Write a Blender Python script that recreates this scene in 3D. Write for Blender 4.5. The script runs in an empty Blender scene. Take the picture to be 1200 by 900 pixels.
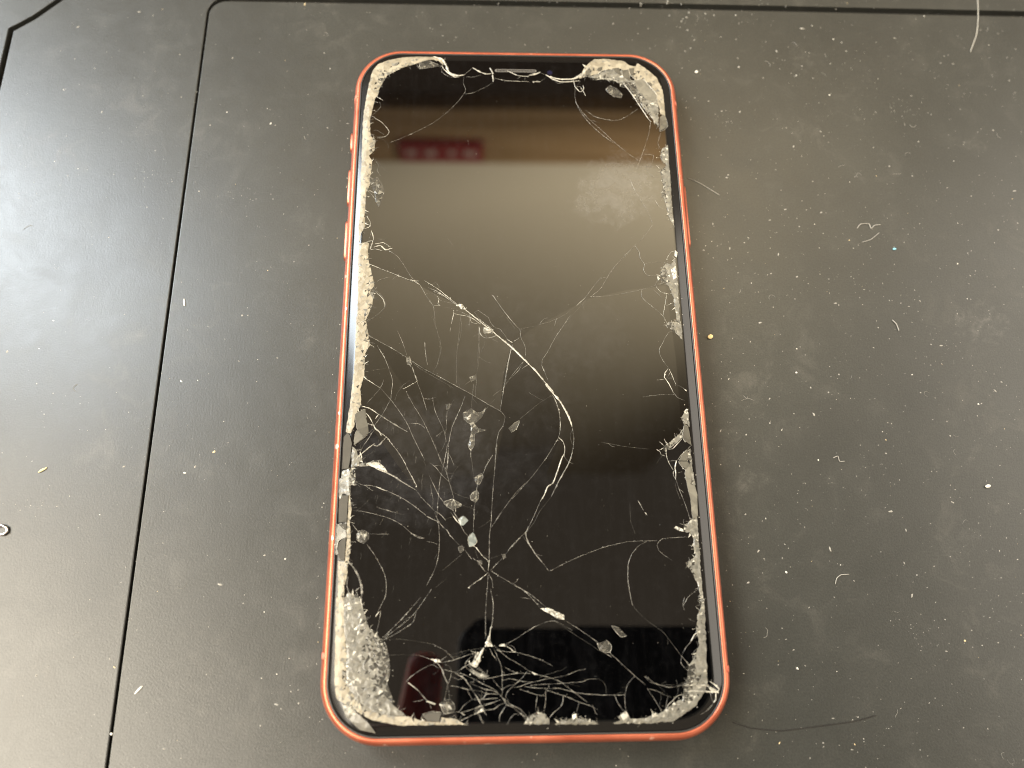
import bpy, bmesh, math, random
from mathutils import Vector, Matrix
from mathutils.geometry import delaunay_2d_cdt
from mathutils import noise as mnoise

random.seed(7)
MM = 0.001
sc = bpy.context.scene
COL = sc.collection
RAD = math.radians

# ------------------------------------------------------------------ camera
cd = bpy.data.cameras.new('camera')
cam = bpy.data.objects.new('camera', cd)
COL.objects.link(cam)
cam.matrix_world = Matrix(((0.99929, 0.00142, -0.03772, -7.993 * MM),
                           (-0.01287, 0.95219, -0.30522, -55.873 * MM),
                           (0.03549, 0.30549, 0.95153, 156.930 * MM),
                           (0, 0, 0, 1)))
cd.sensor_width = 36.0
cd.lens = 27.0
cd.clip_start = 0.005
cd.clip_end = 50.0
cd.dof.use_dof = True
cd.dof.focus_distance = 0.160
cd.dof.aperture_fstop = 10.5
sc.camera = cam

# ------------------------------------------------------------------ world, lamps, exposure
w = bpy.data.worlds.new('World')
sc.world = w
w.use_nodes = True
bg = w.node_tree.nodes['Background']
bg.inputs['Color'].default_value = (1.0, 0.80, 0.58, 1)
bg.inputs['Strength'].default_value = 0.62


def aim(o, target):
    o.rotation_euler = (Vector(target) - o.location).to_track_quat('-Z', 'Y').to_euler()


def area(name, loc, target, sx, sy, power, color):
    d = bpy.data.lights.new(name, 'AREA')
    d.shape = 'RECTANGLE'
    d.size, d.size_y, d.energy, d.color = sx, sy, power, color
    o = bpy.data.objects.new(name, d)
    COL.objects.link(o)
    o.location = loc
    aim(o, target)
    return o


area('window_light', (-1.05, 0.69, 1.02), (-0.05, 0.25, 0.1), 0.40, 1.0, 40.0, (0.86, 0.94, 1.0))
area('room_light', (-0.86, -0.34, 1.16), (0, 0.07, 0), 1.2, 0.72, 55.0, (1.0, 0.90, 0.74))
area('side_light', (1.2, 0.17, 0.80), (0, 0.0, 0), 1.15, 1.0, 17.0, (1.0, 0.92, 0.80))
sd = bpy.data.lights.new('added_wall_spot', 'SPOT')  # added unseen spot, only brightens the wall that the screen mirrors
sd.energy, sd.color, sd.spot_size, sd.spot_blend, sd.shadow_soft_size = 1290.0, (1.0, 0.92, 0.76), RAD(70), 0.75, 0.03
so = bpy.data.objects.new('added_wall_spot', sd)
COL.objects.link(so)
so.location = (0.95, -0.10, 0.80)
aim(so, (0.08, 0.9, 2.12))

sc.view_settings.view_transform = 'Standard'
sc.view_settings.look = 'None'
sc.view_settings.exposure = 0.0
sc.view_settings.gamma = 1.0
sc.view_settings.use_curve_mapping = False
sc.cycles.use_denoising = True
try:
    sc.cycles.denoiser = 'OPENIMAGEDENOISE'
    sc.cycles.denoising_input_passes = 'RGB_ALBEDO_NORMAL'
except Exception:
    pass
sc.cycles.pixel_filter_type = 'BLACKMAN_HARRIS'
sc.cycles.filter_width = 1.05
sc.cycles.max_bounces = 8
sc.cycles.transparent_max_bounces = 12
sc.cycles.caustics_reflective = False
sc.cycles.sample_clamp_indirect = 4.0

# ---- fractures and loose pieces of the broken pane, millimetres on the phone's own face: (width, tone, path) / (kind, outline)
CRACKS = [
 (0.50,2,[(-19.49,72.48),(-17.48,71.64),(-16.46,69.96),(-16.25,69.0),(-15.44,67.71),(-13.85,67.12),(-12.27,67.38)]),
 (0.30,2,[(-17.46,69.94),(-17.05,68.98),(-15.64,67.57),(-14.24,66.63),(-13.45,66.88)]),
 (0.10,1,[(-23.22,70.08),(-22.6,68.89),(-20.23,69.27),(-17.46,69.94)]),
 (0.10,1,[(-17.45,69.22),(-17.43,68.02),(-15.43,66.61),(-13.45,66.88)]),
 (0.10,1,[(-12.27,67.38),(-10.29,69.44)]),
 (0.35,2,[(-10.29,69.44),(-8.69,68.31),(-7.1,67.71),(-5.9,67.87)]),
 (0.50,2,[(-6.3,69.41),(-5.9,68.69),(-5.51,67.73)]),
 (0.40,2,[(-5.71,67.73),(-5.51,66.3),(-5.52,65.58)]),
 (0.10,1,[(-11.87,66.81),(-9.88,66.85),(-7.9,67.55)]),
 (0.10,1,[(-12.34,66.9),(-12.45,64.99),(-11.93,63.34),(-12.15,62.16)]),
 (0.09,1,[(-5.52,65.34),(-7.51,63.88),(-10.27,62.42),(-11.92,62.07)]),
 (0.10,1,[(-12.04,62.63),(-13.4,60.26),(-16.1,56.97),(-19.16,54.17),(-22.96,51.75),(-26.36,49.9),(-29.0,48.7)]),
 (0.08,0,[(-32.1,49.92),(-30.56,49.72),(-29.37,48.61),(-29.02,47.28)]),
 (0.16,2,[(-32.56,61.14),(-31.76,60.69),(-30.76,60.0)]),
 (0.12,2,[(-32.7,55.36),(-30.73,54.01),(-29.11,51.76),(-29.82,50.4),(-31.71,49.93)]),
 (0.10,1,[(-32.74,51.72),(-31.8,51.96),(-30.22,50.85)]),
 (0.10,1,[(-32.74,56.28),(-31.27,58.14),(-31.52,59.53)]),
 (0.12,1,[(-32.06,44.36),(-31.05,42.83),(-31.37,41.52),(-30.57,40.22)]),
 (0.08,0,[(-31.88,44.58),(-30.28,42.4),(-28.51,40.24)]),
 (0.10,1,[(-23.63,70.56),(-22.7,69.01),(-20.03,69.29),(-18.05,69.81)]),
 (0.10,1,[(-29.95,67.09),(-28.89,67.82),(-27.75,69.04),(-27.2,70.5)]),
 (0.10,1,[(-31.9,64.21),(-30.77,65.41),(-30.14,66.85)]),
 (0.14,2,[(-5.12,66.54),(-2.74,65.96),(-0.35,65.81),(2.83,65.71)]),
 (0.40,2,[(3.63,65.73),(5.42,65.76)]),
 (0.20,2,[(-2.31,68.75),(-1.12,68.05),(0.47,67.35),(2.86,67.15)]),
 (0.40,2,[(2.46,67.39),(4.47,67.9),(5.49,68.4)]),
 (0.12,1,[(5.28,68.3),(6.87,67.7),(7.66,67.23)]),
 (0.12,1,[(0.05,66.39),(0.86,67.12)]),
 (0.10,1,[(1.86,67.28),(1.84,65.94)]),
 (0.10,0,[(5.42,65.76),(6.85,66.98)]),
 (0.30,2,[(6.87,67.7),(8.04,66.76),(10.01,65.83),(12.41,65.87),(14.43,66.14)]),
 (0.35,2,[(7.66,67.23),(10.04,66.55),(13.25,66.7),(15.11,68.08)]),
 (0.45,2,[(13.24,66.6),(14.88,67.35),(16.15,69.06),(17.43,70.54)]),
 (0.20,2,[(13.23,66.36),(13.56,64.45),(14.7,63.04),(15.53,63.77),(15.38,64.96)]),
 (0.16,2,[(13.55,64.22),(14.76,64.47),(15.86,62.11)]),
 (0.10,1,[(14.83,66.15),(14.18,64.94),(13.73,63.74)]),
 (0.12,1,[(8.43,66.28),(9.6,65.35),(10.8,65.36)]),
 (0.12,1,[(13.55,64.22),(13.38,61.84),(13.77,59.49),(14.85,56.94),(16.7,54.19),(18.94,51.7),(21.75,49.23)]),
 (0.10,1,[(13.4,60.19),(15.62,56.49),(18.99,52.84),(21.95,49.46),(24.91,46.56),(26.94,44.88)]),
 (0.12,1,[(15.69,58.12),(17.21,56.74),(19.14,55.84),(22.27,55.28),(24.28,55.91),(26.34,57.34),(27.8,58.52)]),
 (0.25,0,[(16.95,55.35),(18.88,54.59)]),
 (0.20,1,[(17.2,56.51),(18.94,55.84)]),
 (0.10,1,[(30.63,55.07),(29.92,51.61),(28.7,47.96),(27.52,44.8),(26.6,42.57),(26.87,43.68)]),
 (0.10,1,[(28.59,46.38),(30.64,46.09),(30.19,44.16)]),
 (0.12,1,[(27.02,43.01),(28.97,43.26),(31.1,43.28),(31.9,43.6)]),
 (0.08,0,[(28.95,43.03),(29.06,41.71),(30.33,40.49),(31.69,40.63)]),
 (0.10,1,[(32.71,52.1),(31.92,49.35),(32.23,48.23)]),
 (0.12,2,[(31.12,43.5),(31.83,42.62)]),
 (0.25,2,[(24.47,66.3),(26.67,62.75),(28.8,58.54),(30.2,55.76),(30.75,55.07)]),
 (0.20,2,[(18.25,66.44),(21.28,66.88),(24.44,65.82)]),
 (0.18,2,[(22.64,69.66),(24.54,67.51),(26.04,65.61),(27.5,63.24)]),
 (0.15,2,[(24.66,69.69),(24.94,67.52)]),
 (0.15,2,[(26.27,69.48),(26.96,67.55),(28.53,66.85)]),
 (0.20,2,[(26.84,65.62),(27.71,66.6),(29.73,66.73),(31.21,64.73),(32.65,62.37),(32.13,60.7)]),
 (0.20,2,[(18.93,68.14),(20.19,69.13),(21.41,69.39)]),
 (0.12,1,[(-33.42,36.74),(-32.04,35.04),(-30.66,32.93)]),
 (0.14,2,[(-32.96,36.53),(-31.52,35.9),(-31.27,38.91)]),
 (0.12,1,[(-32.88,37.18),(-31.59,37.62),(-30.06,36.77)]),
 (0.10,1,[(-33.53,35.03),(-33.52,30.81)]),
 (0.20,2,[(-33.12,29.97),(-32.33,28.72),(-32.45,27.48),(-34.25,26.64)]),
 (0.20,2,[(-32.05,26.65),(-31.42,24.6),(-32.04,22.15),(-30.95,22.15),(-29.48,21.75)]),
 (0.30,2,[(-31.33,22.56),(-29.9,22.97),(-28.77,21.96),(-27.33,22.38)]),
 (0.16,2,[(-31.0,23.37),(-29.19,23.59),(-27.7,22.58)]),
 (0.10,1,[(-30.69,24.6),(-29.22,24.41),(-28.51,24.82)]),
 (0.30,2,[(-34.07,22.95),(-32.84,23.77),(-31.58,24.19)]),
 (0.10,1,[(-28.03,21.76),(-26.17,20.35),(-24.65,18.15),(-23.14,15.56),(-21.29,13.78),(-19.8,11.04),(-18.33,8.71),(-17.91,5.24)]),
 (0.14,2,[(-32.43,18.71),(-29.68,17.52),(-26.39,16.14),(-22.75,14.57)]),
 (0.12,2,[(-22.76,14.77),(-21.29,13.78)]),
 (0.12,1,[(-30.28,14.54),(-29.23,15.14),(-27.81,15.54)]),
 (0.10,1,[(-27.07,14.95),(-25.51,16.54)]),
 (0.25,0,[(-30.56,12.57),(-29.07,11.01),(-28.36,9.07),(-29.29,7.52),(-32.01,5.22)]),
 (0.14,2,[(-30.54,12.18),(-28.87,10.43),(-28.45,8.68)]),
 (0.09,0,[(-15.87,25.11),(-14.38,23.06)]),
 (0.12,1,[(-5.99,11.48),(-3.68,7.97),(-1.4,4.89)]),
 (0.14,2,[(-23.48,14.98),(-22.43,14.75),(-21.37,14.64)]),
 (0.12,2,[(-20.33,14.76),(-18.73,13.73),(-17.14,12.58),(-15.87,11.44),(-13.97,9.85),(-12.5,8.5)]),
 (0.10,1,[(-18.73,13.84),(-17.9,14.31),(-17.15,13.16)]),
 (0.20,1,[(-19.45,13.15),(-17.77,12.35),(-16.07,11.21),(-14.18,9.74),(-12.92,9.06)]),
 (0.10,1,[(-18.6,12.24),(-17.34,11.78),(-16.28,11.1)]),
 (0.10,1,[(-16.89,10.19),(-15.22,9.74),(-13.55,9.29)]),
 (0.14,2,[(-17.54,11.21),(-17.21,10.41),(-17.4,9.5),(-16.98,8.98),(-18.44,9.16)]),
 (0.08,0,[(-20.05,11.77),(-18.59,11.78),(-17.43,10.98)]),
 (0.09,0,[(-21.36,14.18),(-20.05,11.66),(-18.98,10.07),(-18.01,8.26)]),
 (0.09,0,[(-16.04,8.71),(-14.37,8.38),(-13.33,8.16)]),
 (0.45,2,[(-13.34,9.17),(-12.5,8.72),(-11.67,8.27)]),
 (0.20,2,[(-11.87,8.27),(-10.41,7.04),(-8.96,5.8),(-7.71,4.69),(-6.27,3.58)]),
 (0.12,2,[(-11.46,8.05),(-9.79,6.59),(-8.33,5.58),(-6.68,4.24)]),
 (0.10,1,[(-13.54,8.04),(-11.66,7.15),(-9.99,6.03),(-8.33,4.8)]),
 (0.14,2,[(-14.05,7.82),(-13.94,7.25),(-12.7,6.92),(-11.45,6.7),(-9.99,6.03),(-8.75,5.02)]),
 (0.16,2,[(-14.05,7.7),(-14.25,6.47),(-14.54,4.9)]),
 (0.12,1,[(-14.64,4.23),(-14.83,3.23)]),
 (0.10,2,[(-10.62,6.25),(-10.41,5.35),(-9.16,4.91)]),
 (0.10,1,[(-9.79,7.49),(-8.96,7.94),(-7.92,7.15),(-6.67,6.26)]),
 (0.10,1,[(-9.69,7.49),(-8.75,6.03),(-7.51,4.91),(-5.75,3.58)]),
 (0.09,1,[(-6.88,6.48),(-6.47,5.36),(-5.64,4.24)]),
 (0.60,2,[(-7.71,4.02),(-6.89,3.57),(-5.85,3.58)]),
 (0.25,2,[(-7.72,2.91),(-6.89,2.91),(-5.85,3.35)]),
 (0.20,1,[(-8.75,4.24),(-8.54,2.68),(-7.51,1.8),(-5.86,2.02),(-5.03,2.47)]),
 (0.12,1,[(-8.03,3.35),(-7.3,2.24),(-7.41,1.69)]),
 (0.28,2,[(-6.27,3.58),(-5.03,2.36),(-3.6,1.14),(-1.97,-0.29),(-0.35,-2.14),(1.46,-4.1)]),
 (0.10,1,[(-5.44,4.02),(-4.51,3.8),(-3.59,2.58),(-2.77,1.36)]),
 (0.20,2,[(-3.08,1.58),(-1.85,0.7)]),
 (0.10,1,[(-1.75,0.81),(-0.49,1.81)]),
 (0.09,0,[(-12.7,6.92),(-12.37,4.23),(-12.86,1.14),(-13.35,-1.05),(-13.32,-4.52)]),
 (0.09,0,[(-18.5,6.68),(-17.62,3.78),(-16.75,0.91),(-16.61,-1.27),(-17.48,-4.52)]),
 (0.12,1,[(-20.02,0.91),(-19.77,-1.49),(-19.31,-4.09)]),
 (0.08,0,[(-8.75,4.46),(-8.65,-0.18),(-8.95,-4.52)]),
 (0.08,0,[(-7.51,1.14),(-8.34,-1.27)]),
 (0.12,1,[(-5.92,11.48),(-4.36,8.97),(-2.51,6.26),(-0.87,4.25)]),
 (0.10,0,[(-3.13,6.49),(-1.29,3.8)]),
 (0.09,1,[(-0.87,4.25),(-0.26,3.58),(-0.18,2.03),(0.71,-0.17),(0.78,-1.92)]),
 (0.08,0,[(-0.26,3.58),(1.62,4.25)]),
 (0.12,1,[(-2.18,-0.61),(-2.61,-2.36),(-3.04,-4.53)]),
 (0.45,2,[(-4.1,1.46),(-2.0,-0.33),(0.6,-3.04)]),
 (0.42,2,[(0.6,-2.95),(1.46,-3.97)]),
 (0.40,2,[(1.37,-3.88),(2.83,-5.45),(4.52,-7.66),(6.37,-10.03)]),
 (0.09,0,[(-0.17,3.84),(3.05,4.51),(6.3,5.57),(8.85,6.83)]),
 (0.10,1,[(10.29,6.84),(8.77,4.52),(6.9,1.66),(5.4,-1.17),(4.3,-2.86),(4.08,-4.34),(4.74,-6.01),(5.23,-7.48)]),
 (0.09,0,[(-0.17,3.36),(-0.03,1.65),(0.66,0.33),(0.8,-1.74),(0.42,-3.23)]),
 (0.12,1,[(-1.81,0.52),(-2.55,-2.3),(-3.11,-4.89),(-3.66,-8.19),(-3.94,-10.01)]),
 (0.10,1,[(0.33,-3.41),(-0.66,-5.27),(-2.43,-7.1),(-3.67,-8.74)]),
 (0.20,1,[(1.28,-4.06),(0.04,-4.9)]),
 (0.42,2,[(4.68,-8.21),(6.03,-10.03)]),
 (0.40,2,[(6.03,-10.03),(7.53,-11.84),(8.51,-13.64),(9.31,-15.42),(9.85,-17.19)]),
 (0.14,1,[(9.84,-17.37),(10.1,-19.65),(9.85,-21.74),(9.17,-24.15)]),
 (0.16,1,[(6.1,-10.57),(6.83,-12.2),(7.37,-14.35),(7.46,-16.83),(7.32,-18.42),(7.03,-19.47)]),
 (0.09,1,[(7.03,-19.47),(5.87,-21.38),(4.1,-24.12)]),
 (0.20,2,[(7.12,-19.47),(7.94,-20.34),(8.24,-21.73),(8.01,-23.29)]),
 (0.07,0,[(5.83,-10.66),(3.02,-12.55),(-0.48,-15.57)]),
 (0.10,0,[(15.45,-20.46),(18.16,-20.91)]),
 (0.09,0,[(15.62,-20.38),(19.85,-21.27),(24.95,-21.88)]),
 (0.12,1,[(24.9,39.9),(25.86,36.86),(27.22,34.28),(28.55,31.29),(29.21,28.76)]),
 (0.10,1,[(29.18,28.42),(27.43,25.81),(25.02,23.3),(22.24,20.41),(19.48,17.15),(17.07,13.13),(14.8,11.15)]),
 (0.10,1,[(18.29,15.61),(17.19,15.61),(15.25,13.13),(13.51,10.75)]),
 (0.14,2,[(13.7,10.95),(11.82,9.18)]),
 (0.08,0,[(11.82,9.18),(8.85,6.83),(5.57,5.28),(3.78,4.9)]),
 (0.07,0,[(14.04,10.56),(11.02,7.23),(9.14,4.91)]),
 (0.10,1,[(14.61,11.07),(18.44,11.36),(22.86,12.16),(26.21,12.97),(28.83,13.77),(31.1,14.58)]),
 (0.14,1,[(25.02,23.3),(25.85,21.66),(25.95,20.43),(26.78,18.8),(26.5,17.38),(27.34,16.17),(29.18,16.06)]),
 (0.12,1,[(26.78,18.8),(28.48,19.34),(30.71,19.31)]),
 (0.14,2,[(29.0,13.58),(29.83,12.38),(31.62,11.79)]),
 (0.20,0,[(28.39,12.78),(30.1,11.0)]),
 (0.12,1,[(25.72,12.77),(25.79,10.98),(27.08,9.61),(28.79,8.05),(30.13,6.49),(30.74,4.94)]),
 (0.12,2,[(31.06,11.59),(30.52,9.23),(29.98,6.88)]),
 (0.12,1,[(30.68,9.03),(32.39,9.82)]),
 (0.12,1,[(30.22,34.52),(30.95,33.02),(32.4,32.09)]),
 (0.08,0,[(27.28,35.14),(29.93,34.82)]),
 (0.16,2,[(31.69,20.05),(32.75,21.7),(33.9,22.11)]),
 (0.12,1,[(28.86,14.17),(29.68,15.38)]),
 (0.10,0,[(6.84,18.1),(8.31,18.31)]),
 (0.08,0,[(28.89,42.15),(30.34,40.62),(31.69,40.63)]),
 (0.12,1,[(31.89,3.4),(30.96,3.11),(30.16,2.06),(29.33,0.53),(28.62,-0.6),(28.63,-1.74),(29.24,-3.24),(30.19,-4.73)]),
 (0.25,2,[(30.18,-4.92),(29.49,-5.85),(29.24,-6.77),(29.47,-7.23)]),
 (0.16,2,[(30.35,-5.01),(30.79,-6.22),(31.07,-7.14),(31.5,-8.43)]),
 (0.12,1,[(30.02,-7.05),(30.91,-6.96)]),
 (0.12,1,[(29.76,-6.96),(30.56,-5.75)]),
 (0.20,2,[(29.48,-7.14),(30.25,-8.61),(30.84,-10.08)]),
 (0.12,1,[(30.84,-10.08),(31.63,-11.17),(32.99,-11.81)]),
 (0.12,1,[(27.6,-7.41),(29.11,-7.29)]),
 (0.10,1,[(31.67,-8.47),(32.69,-8.98),(33.36,-9.44)]),
 (0.30,2,[(33.27,-9.44),(33.59,-9.81)]),
 (0.10,1,[(24.37,-11.06),(26.23,-10.8),(28.52,-10.53),(30.81,-10.53)]),
 (0.15,2,[(27.2,-20.34),(28.09,-21.22)]),
 (0.16,2,[(26.49,-21.91),(27.15,-22.34),(27.44,-23.04),(28.19,-23.3)]),
 (0.14,2,[(26.82,-22.17),(28.05,-21.65)]),
 (0.16,2,[(28.44,-22.18),(28.44,-23.39),(28.85,-24.77),(29.59,-26.15)]),
 (0.12,1,[(28.71,-24.34),(30.43,-24.23)]),
 (0.12,2,[(30.6,-24.18),(31.38,-23.06),(32.48,-22.11),(33.69,-21.07)]),
 (0.25,2,[(30.34,-24.26),(29.97,-25.64),(30.04,-27.01),(29.87,-28.03)]),
 (0.15,2,[(29.58,-26.32),(29.51,-27.17),(29.89,-27.86)]),
 (0.12,2,[(30.67,-24.44),(31.19,-25.3),(32.15,-26.16),(33.12,-24.79)]),
 (0.10,1,[(30.83,-24.52),(32.64,-24.36)]),
 (0.14,2,[(31.99,-19.75),(32.44,-20.54)]),
 (0.08,1,[(30.49,-26.67),(31.27,-26.5)]),
 (0.20,2,[(28.89,-21.92),(29.76,-21.83),(30.68,-20.97),(31.81,-19.83)]),
 (0.14,1,[(29.96,-28.03),(30.47,-30.06),(31.15,-32.08),(31.8,-34.41),(32.09,-35.9)]),
 (0.08,0,[(29.68,-28.36),(29.95,-30.22),(30.49,-31.91)]),
 (0.20,1,[(22.16,-32.1),(23.13,-34.01)]),
 (0.20,1,[(23.35,-34.43),(23.81,-35.01)]),
 (0.10,1,[(4.68,-45.3),(8.14,-43.6),(12.11,-42.04),(15.78,-40.8),(19.77,-40.03),(23.4,-39.9),(25.39,-39.85)]),
 (0.10,1,[(31.74,-39.17),(29.07,-39.3),(26.4,-39.54),(25.34,-40.56),(25.59,-41.69),(26.82,-42.82),(28.07,-43.63)]),
 (0.14,1,[(23.4,-39.97),(21.69,-40.85),(20.28,-42.44),(19.51,-44.34),(19.32,-47.49),(19.87,-51.83)]),
 (0.25,1,[(9.74,-22.43),(8.81,-24.83),(7.02,-27.88),(5.25,-31.23)]),
 (0.09,0,[(5.25,-31.23),(2.85,-34.19),(1.81,-36.15),(0.3,-38.08)]),
 (0.25,2,[(8.21,-22.42),(7.49,-23.8),(6.75,-25.85),(5.66,-28.55),(4.64,-29.22),(3.92,-30.89),(3.06,-32.21)]),
 (0.12,1,[(3.06,-32.21),(1.84,-34.84),(0.3,-37.92)]),
 (0.09,1,[(5.33,-22.41),(1.67,-27.18),(-2.4,-31.67)]),
 (0.12,1,[(-0.53,-38.56),(-2.52,-40.79)]),
 (0.22,1,[(0.13,-38.08),(0.43,-39.69),(2.0,-42.27),(3.58,-44.18)]),
 (0.10,1,[(3.58,-44.18),(4.36,-45.29),(5.17,-45.14)]),
 (0.08,0,[(20.54,-32.67),(20.5,-35.97),(21.18,-38.42)]),
 (0.10,1,[(32.54,-48.88),(30.46,-50.41),(29.53,-51.95)]),
 (0.10,1,[(-2.61,-47.41),(-0.07,-49.14),(2.43,-51.62)]),
 (0.12,1,[(-32.25,2.75),(-29.03,0.87),(-25.83,-0.99),(-23.34,-2.67),(-20.16,-4.88),(-18.06,-5.99),(-13.88,-8.36),(-10.41,-10.36),(-6.97,-12.52),(-4.58,-13.89),(-3.56,-15.03)]),
 (0.10,0,[(-22.98,-3.04),(-20.85,-4.88),(-16.65,-7.45),(-13.87,-9.09)]),
 (0.12,1,[(-3.56,-15.03),(-3.92,-16.79),(-4.95,-18.54),(-5.48,-21.67),(-5.68,-25.44)]),
 (0.30,1,[(-23.52,-2.3),(-23.32,-3.41),(-22.59,-4.51)]),
 (0.22,1,[(-22.42,-4.51),(-21.86,-6.16),(-21.3,-7.62)]),
 (0.12,1,[(-25.62,3.33),(-24.48,0.69),(-23.53,-2.11)]),
 (0.14,2,[(-24.01,-9.25),(-22.83,-8.53),(-21.3,-7.62)]),
 (0.10,0,[(-24.87,-9.07),(-22.86,-7.44)]),
 (0.10,1,[(-21.3,-7.81),(-20.2,-10.7),(-19.28,-13.74)]),
 (0.10,1,[(-23.48,-9.79),(-22.04,-12.48),(-20.27,-15.33),(-18.85,-18.14),(-17.44,-21.27),(-15.88,-25.04)]),
 (0.14,1,[(-22.78,-16.37),(-20.58,-16.56),(-19.54,-17.44)]),
 (0.12,2,[(-31.99,-6.88),(-28.64,-9.06)]),
 (0.12,1,[(-28.64,-9.06),(-26.14,-11.94),(-24.36,-14.43),(-22.94,-16.73),(-21.86,-19.17),(-20.45,-21.94),(-19.4,-24.0)]),
 (0.12,1,[(-29.7,0.12),(-28.21,-2.3),(-27.26,-4.51),(-26.3,-7.44),(-26.5,-11.4)]),
 (0.16,1,[(-29.14,-0.81),(-28.03,-2.67),(-27.38,-4.14)]),
 (0.08,0,[(-30.51,-5.24),(-27.77,-4.88)]),
 (0.10,1,[(-31.24,-12.28),(-28.81,-9.24),(-28.03,-7.25)]),
 (0.10,1,[(-26.5,-11.4),(-28.09,-14.6),(-29.68,-17.05)]),
 (0.20,2,[(-32.23,-12.81),(-30.51,-13.35),(-28.76,-14.59)]),
 (0.25,1,[(-28.77,-14.52),(-25.99,-16.36),(-22.9,-18.19)]),
 (0.20,2,[(-28.77,-14.42),(-29.4,-15.47)]),
 (0.10,0,[(-25.65,-11.58),(-25.19,-9.97),(-23.87,-8.16)]),
 (0.12,1,[(-19.94,0.88),(-19.7,-1.92),(-19.31,-4.15)]),
 (0.08,0,[(-18.29,6.78),(-16.77,-0.06),(-17.23,-3.78),(-18.23,-5.8)]),
 (0.08,0,[(-12.61,6.79),(-13.41,-2.67),(-13.36,-8.18)]),
 (0.08,0,[(-8.87,4.49),(-9.04,-2.67),(-9.55,-10.72)]),
 (0.16,1,[(-11.62,-10.72),(-12.46,-13.22),(-14.13,-17.11),(-14.92,-21.28)]),
 (0.10,1,[(-18.14,-11.06),(-17.57,-13.92),(-15.81,-17.8),(-15.27,-20.24)]),
 (0.10,1,[(-15.18,-13.93),(-15.4,-18.5)]),
 (0.12,1,[(-11.63,-8.36),(-10.42,-7.46)]),
 (0.10,0,[(-13.84,-11.43),(-15.51,-14.99)]),
 (0.10,0,[(-9.9,-8.19),(-10.4,-13.58)]),
 (0.12,1,[(-15.09,-21.28),(-15.71,-25.04)]),
 (0.12,1,[(-14.91,-21.97),(-15.04,-25.38)]),
 (0.10,1,[(-10.37,-21.99),(-10.44,-23.36)]),
 (0.12,1,[(-2.18,-0.43),(-3.11,-5.63),(-3.85,-9.65),(-4.58,-13.96)]),
 (0.10,1,[(0.24,-3.41),(-3.49,-8.2)]),
 (0.14,1,[(-6.17,-23.04),(-7.69,-25.43)]),
 (0.07,0,[(-5.59,-11.45),(-9.71,-16.07)]),
 (0.07,0,[(1.26,-13.97),(-0.83,-15.74)]),
 (0.20,2,[(-32.36,-13.61),(-30.96,-14.59),(-29.87,-16.35),(-29.51,-17.05)]),
 (0.14,2,[(-31.93,-15.55),(-31.06,-16.26),(-30.02,-16.79)]),
 (0.30,2,[(-29.69,-16.79),(-29.32,-17.49),(-28.45,-18.19),(-28.09,-18.97)]),
 (0.12,2,[(-28.28,-18.36),(-26.9,-19.32),(-26.02,-20.54),(-24.79,-22.09),(-23.57,-23.98),(-22.69,-25.68),(-21.29,-28.21),(-20.86,-29.05)]),
 (0.14,1,[(-29.49,-17.58),(-30.58,-19.48),(-31.67,-21.2),(-32.12,-22.23)]),
 (0.12,1,[(-29.82,-17.57),(-31.43,-19.13),(-33.04,-20.51),(-33.36,-20.85)]),
 (0.10,1,[(-28.24,-14.95),(-29.36,-16.53)]),
 (0.15,2,[(-27.15,-19.24),(-27.71,-20.01)]),
 (0.30,1,[(-27.72,-19.84),(-28.19,-20.53),(-28.84,-21.04),(-29.69,-20.69)]),
 (0.25,2,[(-29.36,-20.52),(-30.5,-21.38),(-31.78,-22.49)]),
 (0.25,2,[(-31.78,-22.57),(-32.42,-23.0),(-32.72,-23.59)]),
 (0.30,2,[(-32.12,-22.23),(-31.74,-23.25),(-32.05,-23.76)]),
 (0.08,0,[(-31.42,-23.0),(-30.11,-22.58),(-28.99,-21.56)]),
 (0.16,1,[(-32.84,-17.74),(-32.13,-18.61),(-31.51,-19.31),(-32.23,-19.99),(-33.2,-20.59)]),
 (0.35,1,[(-27.32,-25.99),(-25.63,-26.84),(-23.94,-28.03),(-22.1,-29.04)]),
 (0.20,2,[(-28.99,-25.48),(-26.64,-26.42),(-24.62,-27.52)]),
 (0.14,2,[(-26.19,-20.37),(-25.84,-20.71)]),
 (0.08,0,[(-22.96,-27.7),(-21.64,-27.71)]),
 (0.15,1,[(-32.67,-28.14),(-31.32,-28.73),(-29.84,-28.83),(-28.51,-29.17)]),
 (0.22,2,[(-28.68,-29.08),(-27.51,-29.59),(-26.51,-29.93)]),
 (0.16,1,[(-26.51,-29.93),(-24.68,-30.77),(-23.01,-31.69),(-20.84,-33.19),(-19.0,-34.67)]),
 (0.12,1,[(-31.0,-28.65),(-29.98,-29.41),(-29.22,-29.91)]),
 (0.18,1,[(-28.36,-33.05),(-26.21,-33.72),(-24.4,-34.22)]),
 (0.08,0,[(-24.4,-34.22),(-23.09,-34.56)]),
 (0.12,1,[(-32.88,-33.67),(-31.42,-33.76),(-28.79,-34.35),(-26.65,-34.94),(-25.01,-35.6),(-23.35,-36.59),(-21.85,-37.89),(-20.7,-38.54),(-19.24,-38.96)]),
 (0.25,1,[(-21.69,-38.05),(-20.37,-38.87),(-19.23,-39.04)]),
 (0.15,2,[(-24.79,-27.35),(-23.27,-28.45),(-21.09,-29.72)]),
 (0.15,1,[(-20.92,-29.88),(-19.9,-31.22),(-18.97,-32.22)]),
 (0.12,1,[(-21.64,-27.37),(-20.93,-29.38)]),
 (0.16,1,[(-33.09,-36.02),(-32.4,-36.84),(-31.37,-38.13)]),
 (0.10,1,[(-29.44,-38.07),(-28.47,-38.16),(-25.89,-38.18)]),
 (0.12,1,[(-30.0,-40.06),(-29.32,-41.02),(-28.47,-41.97)]),
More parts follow.
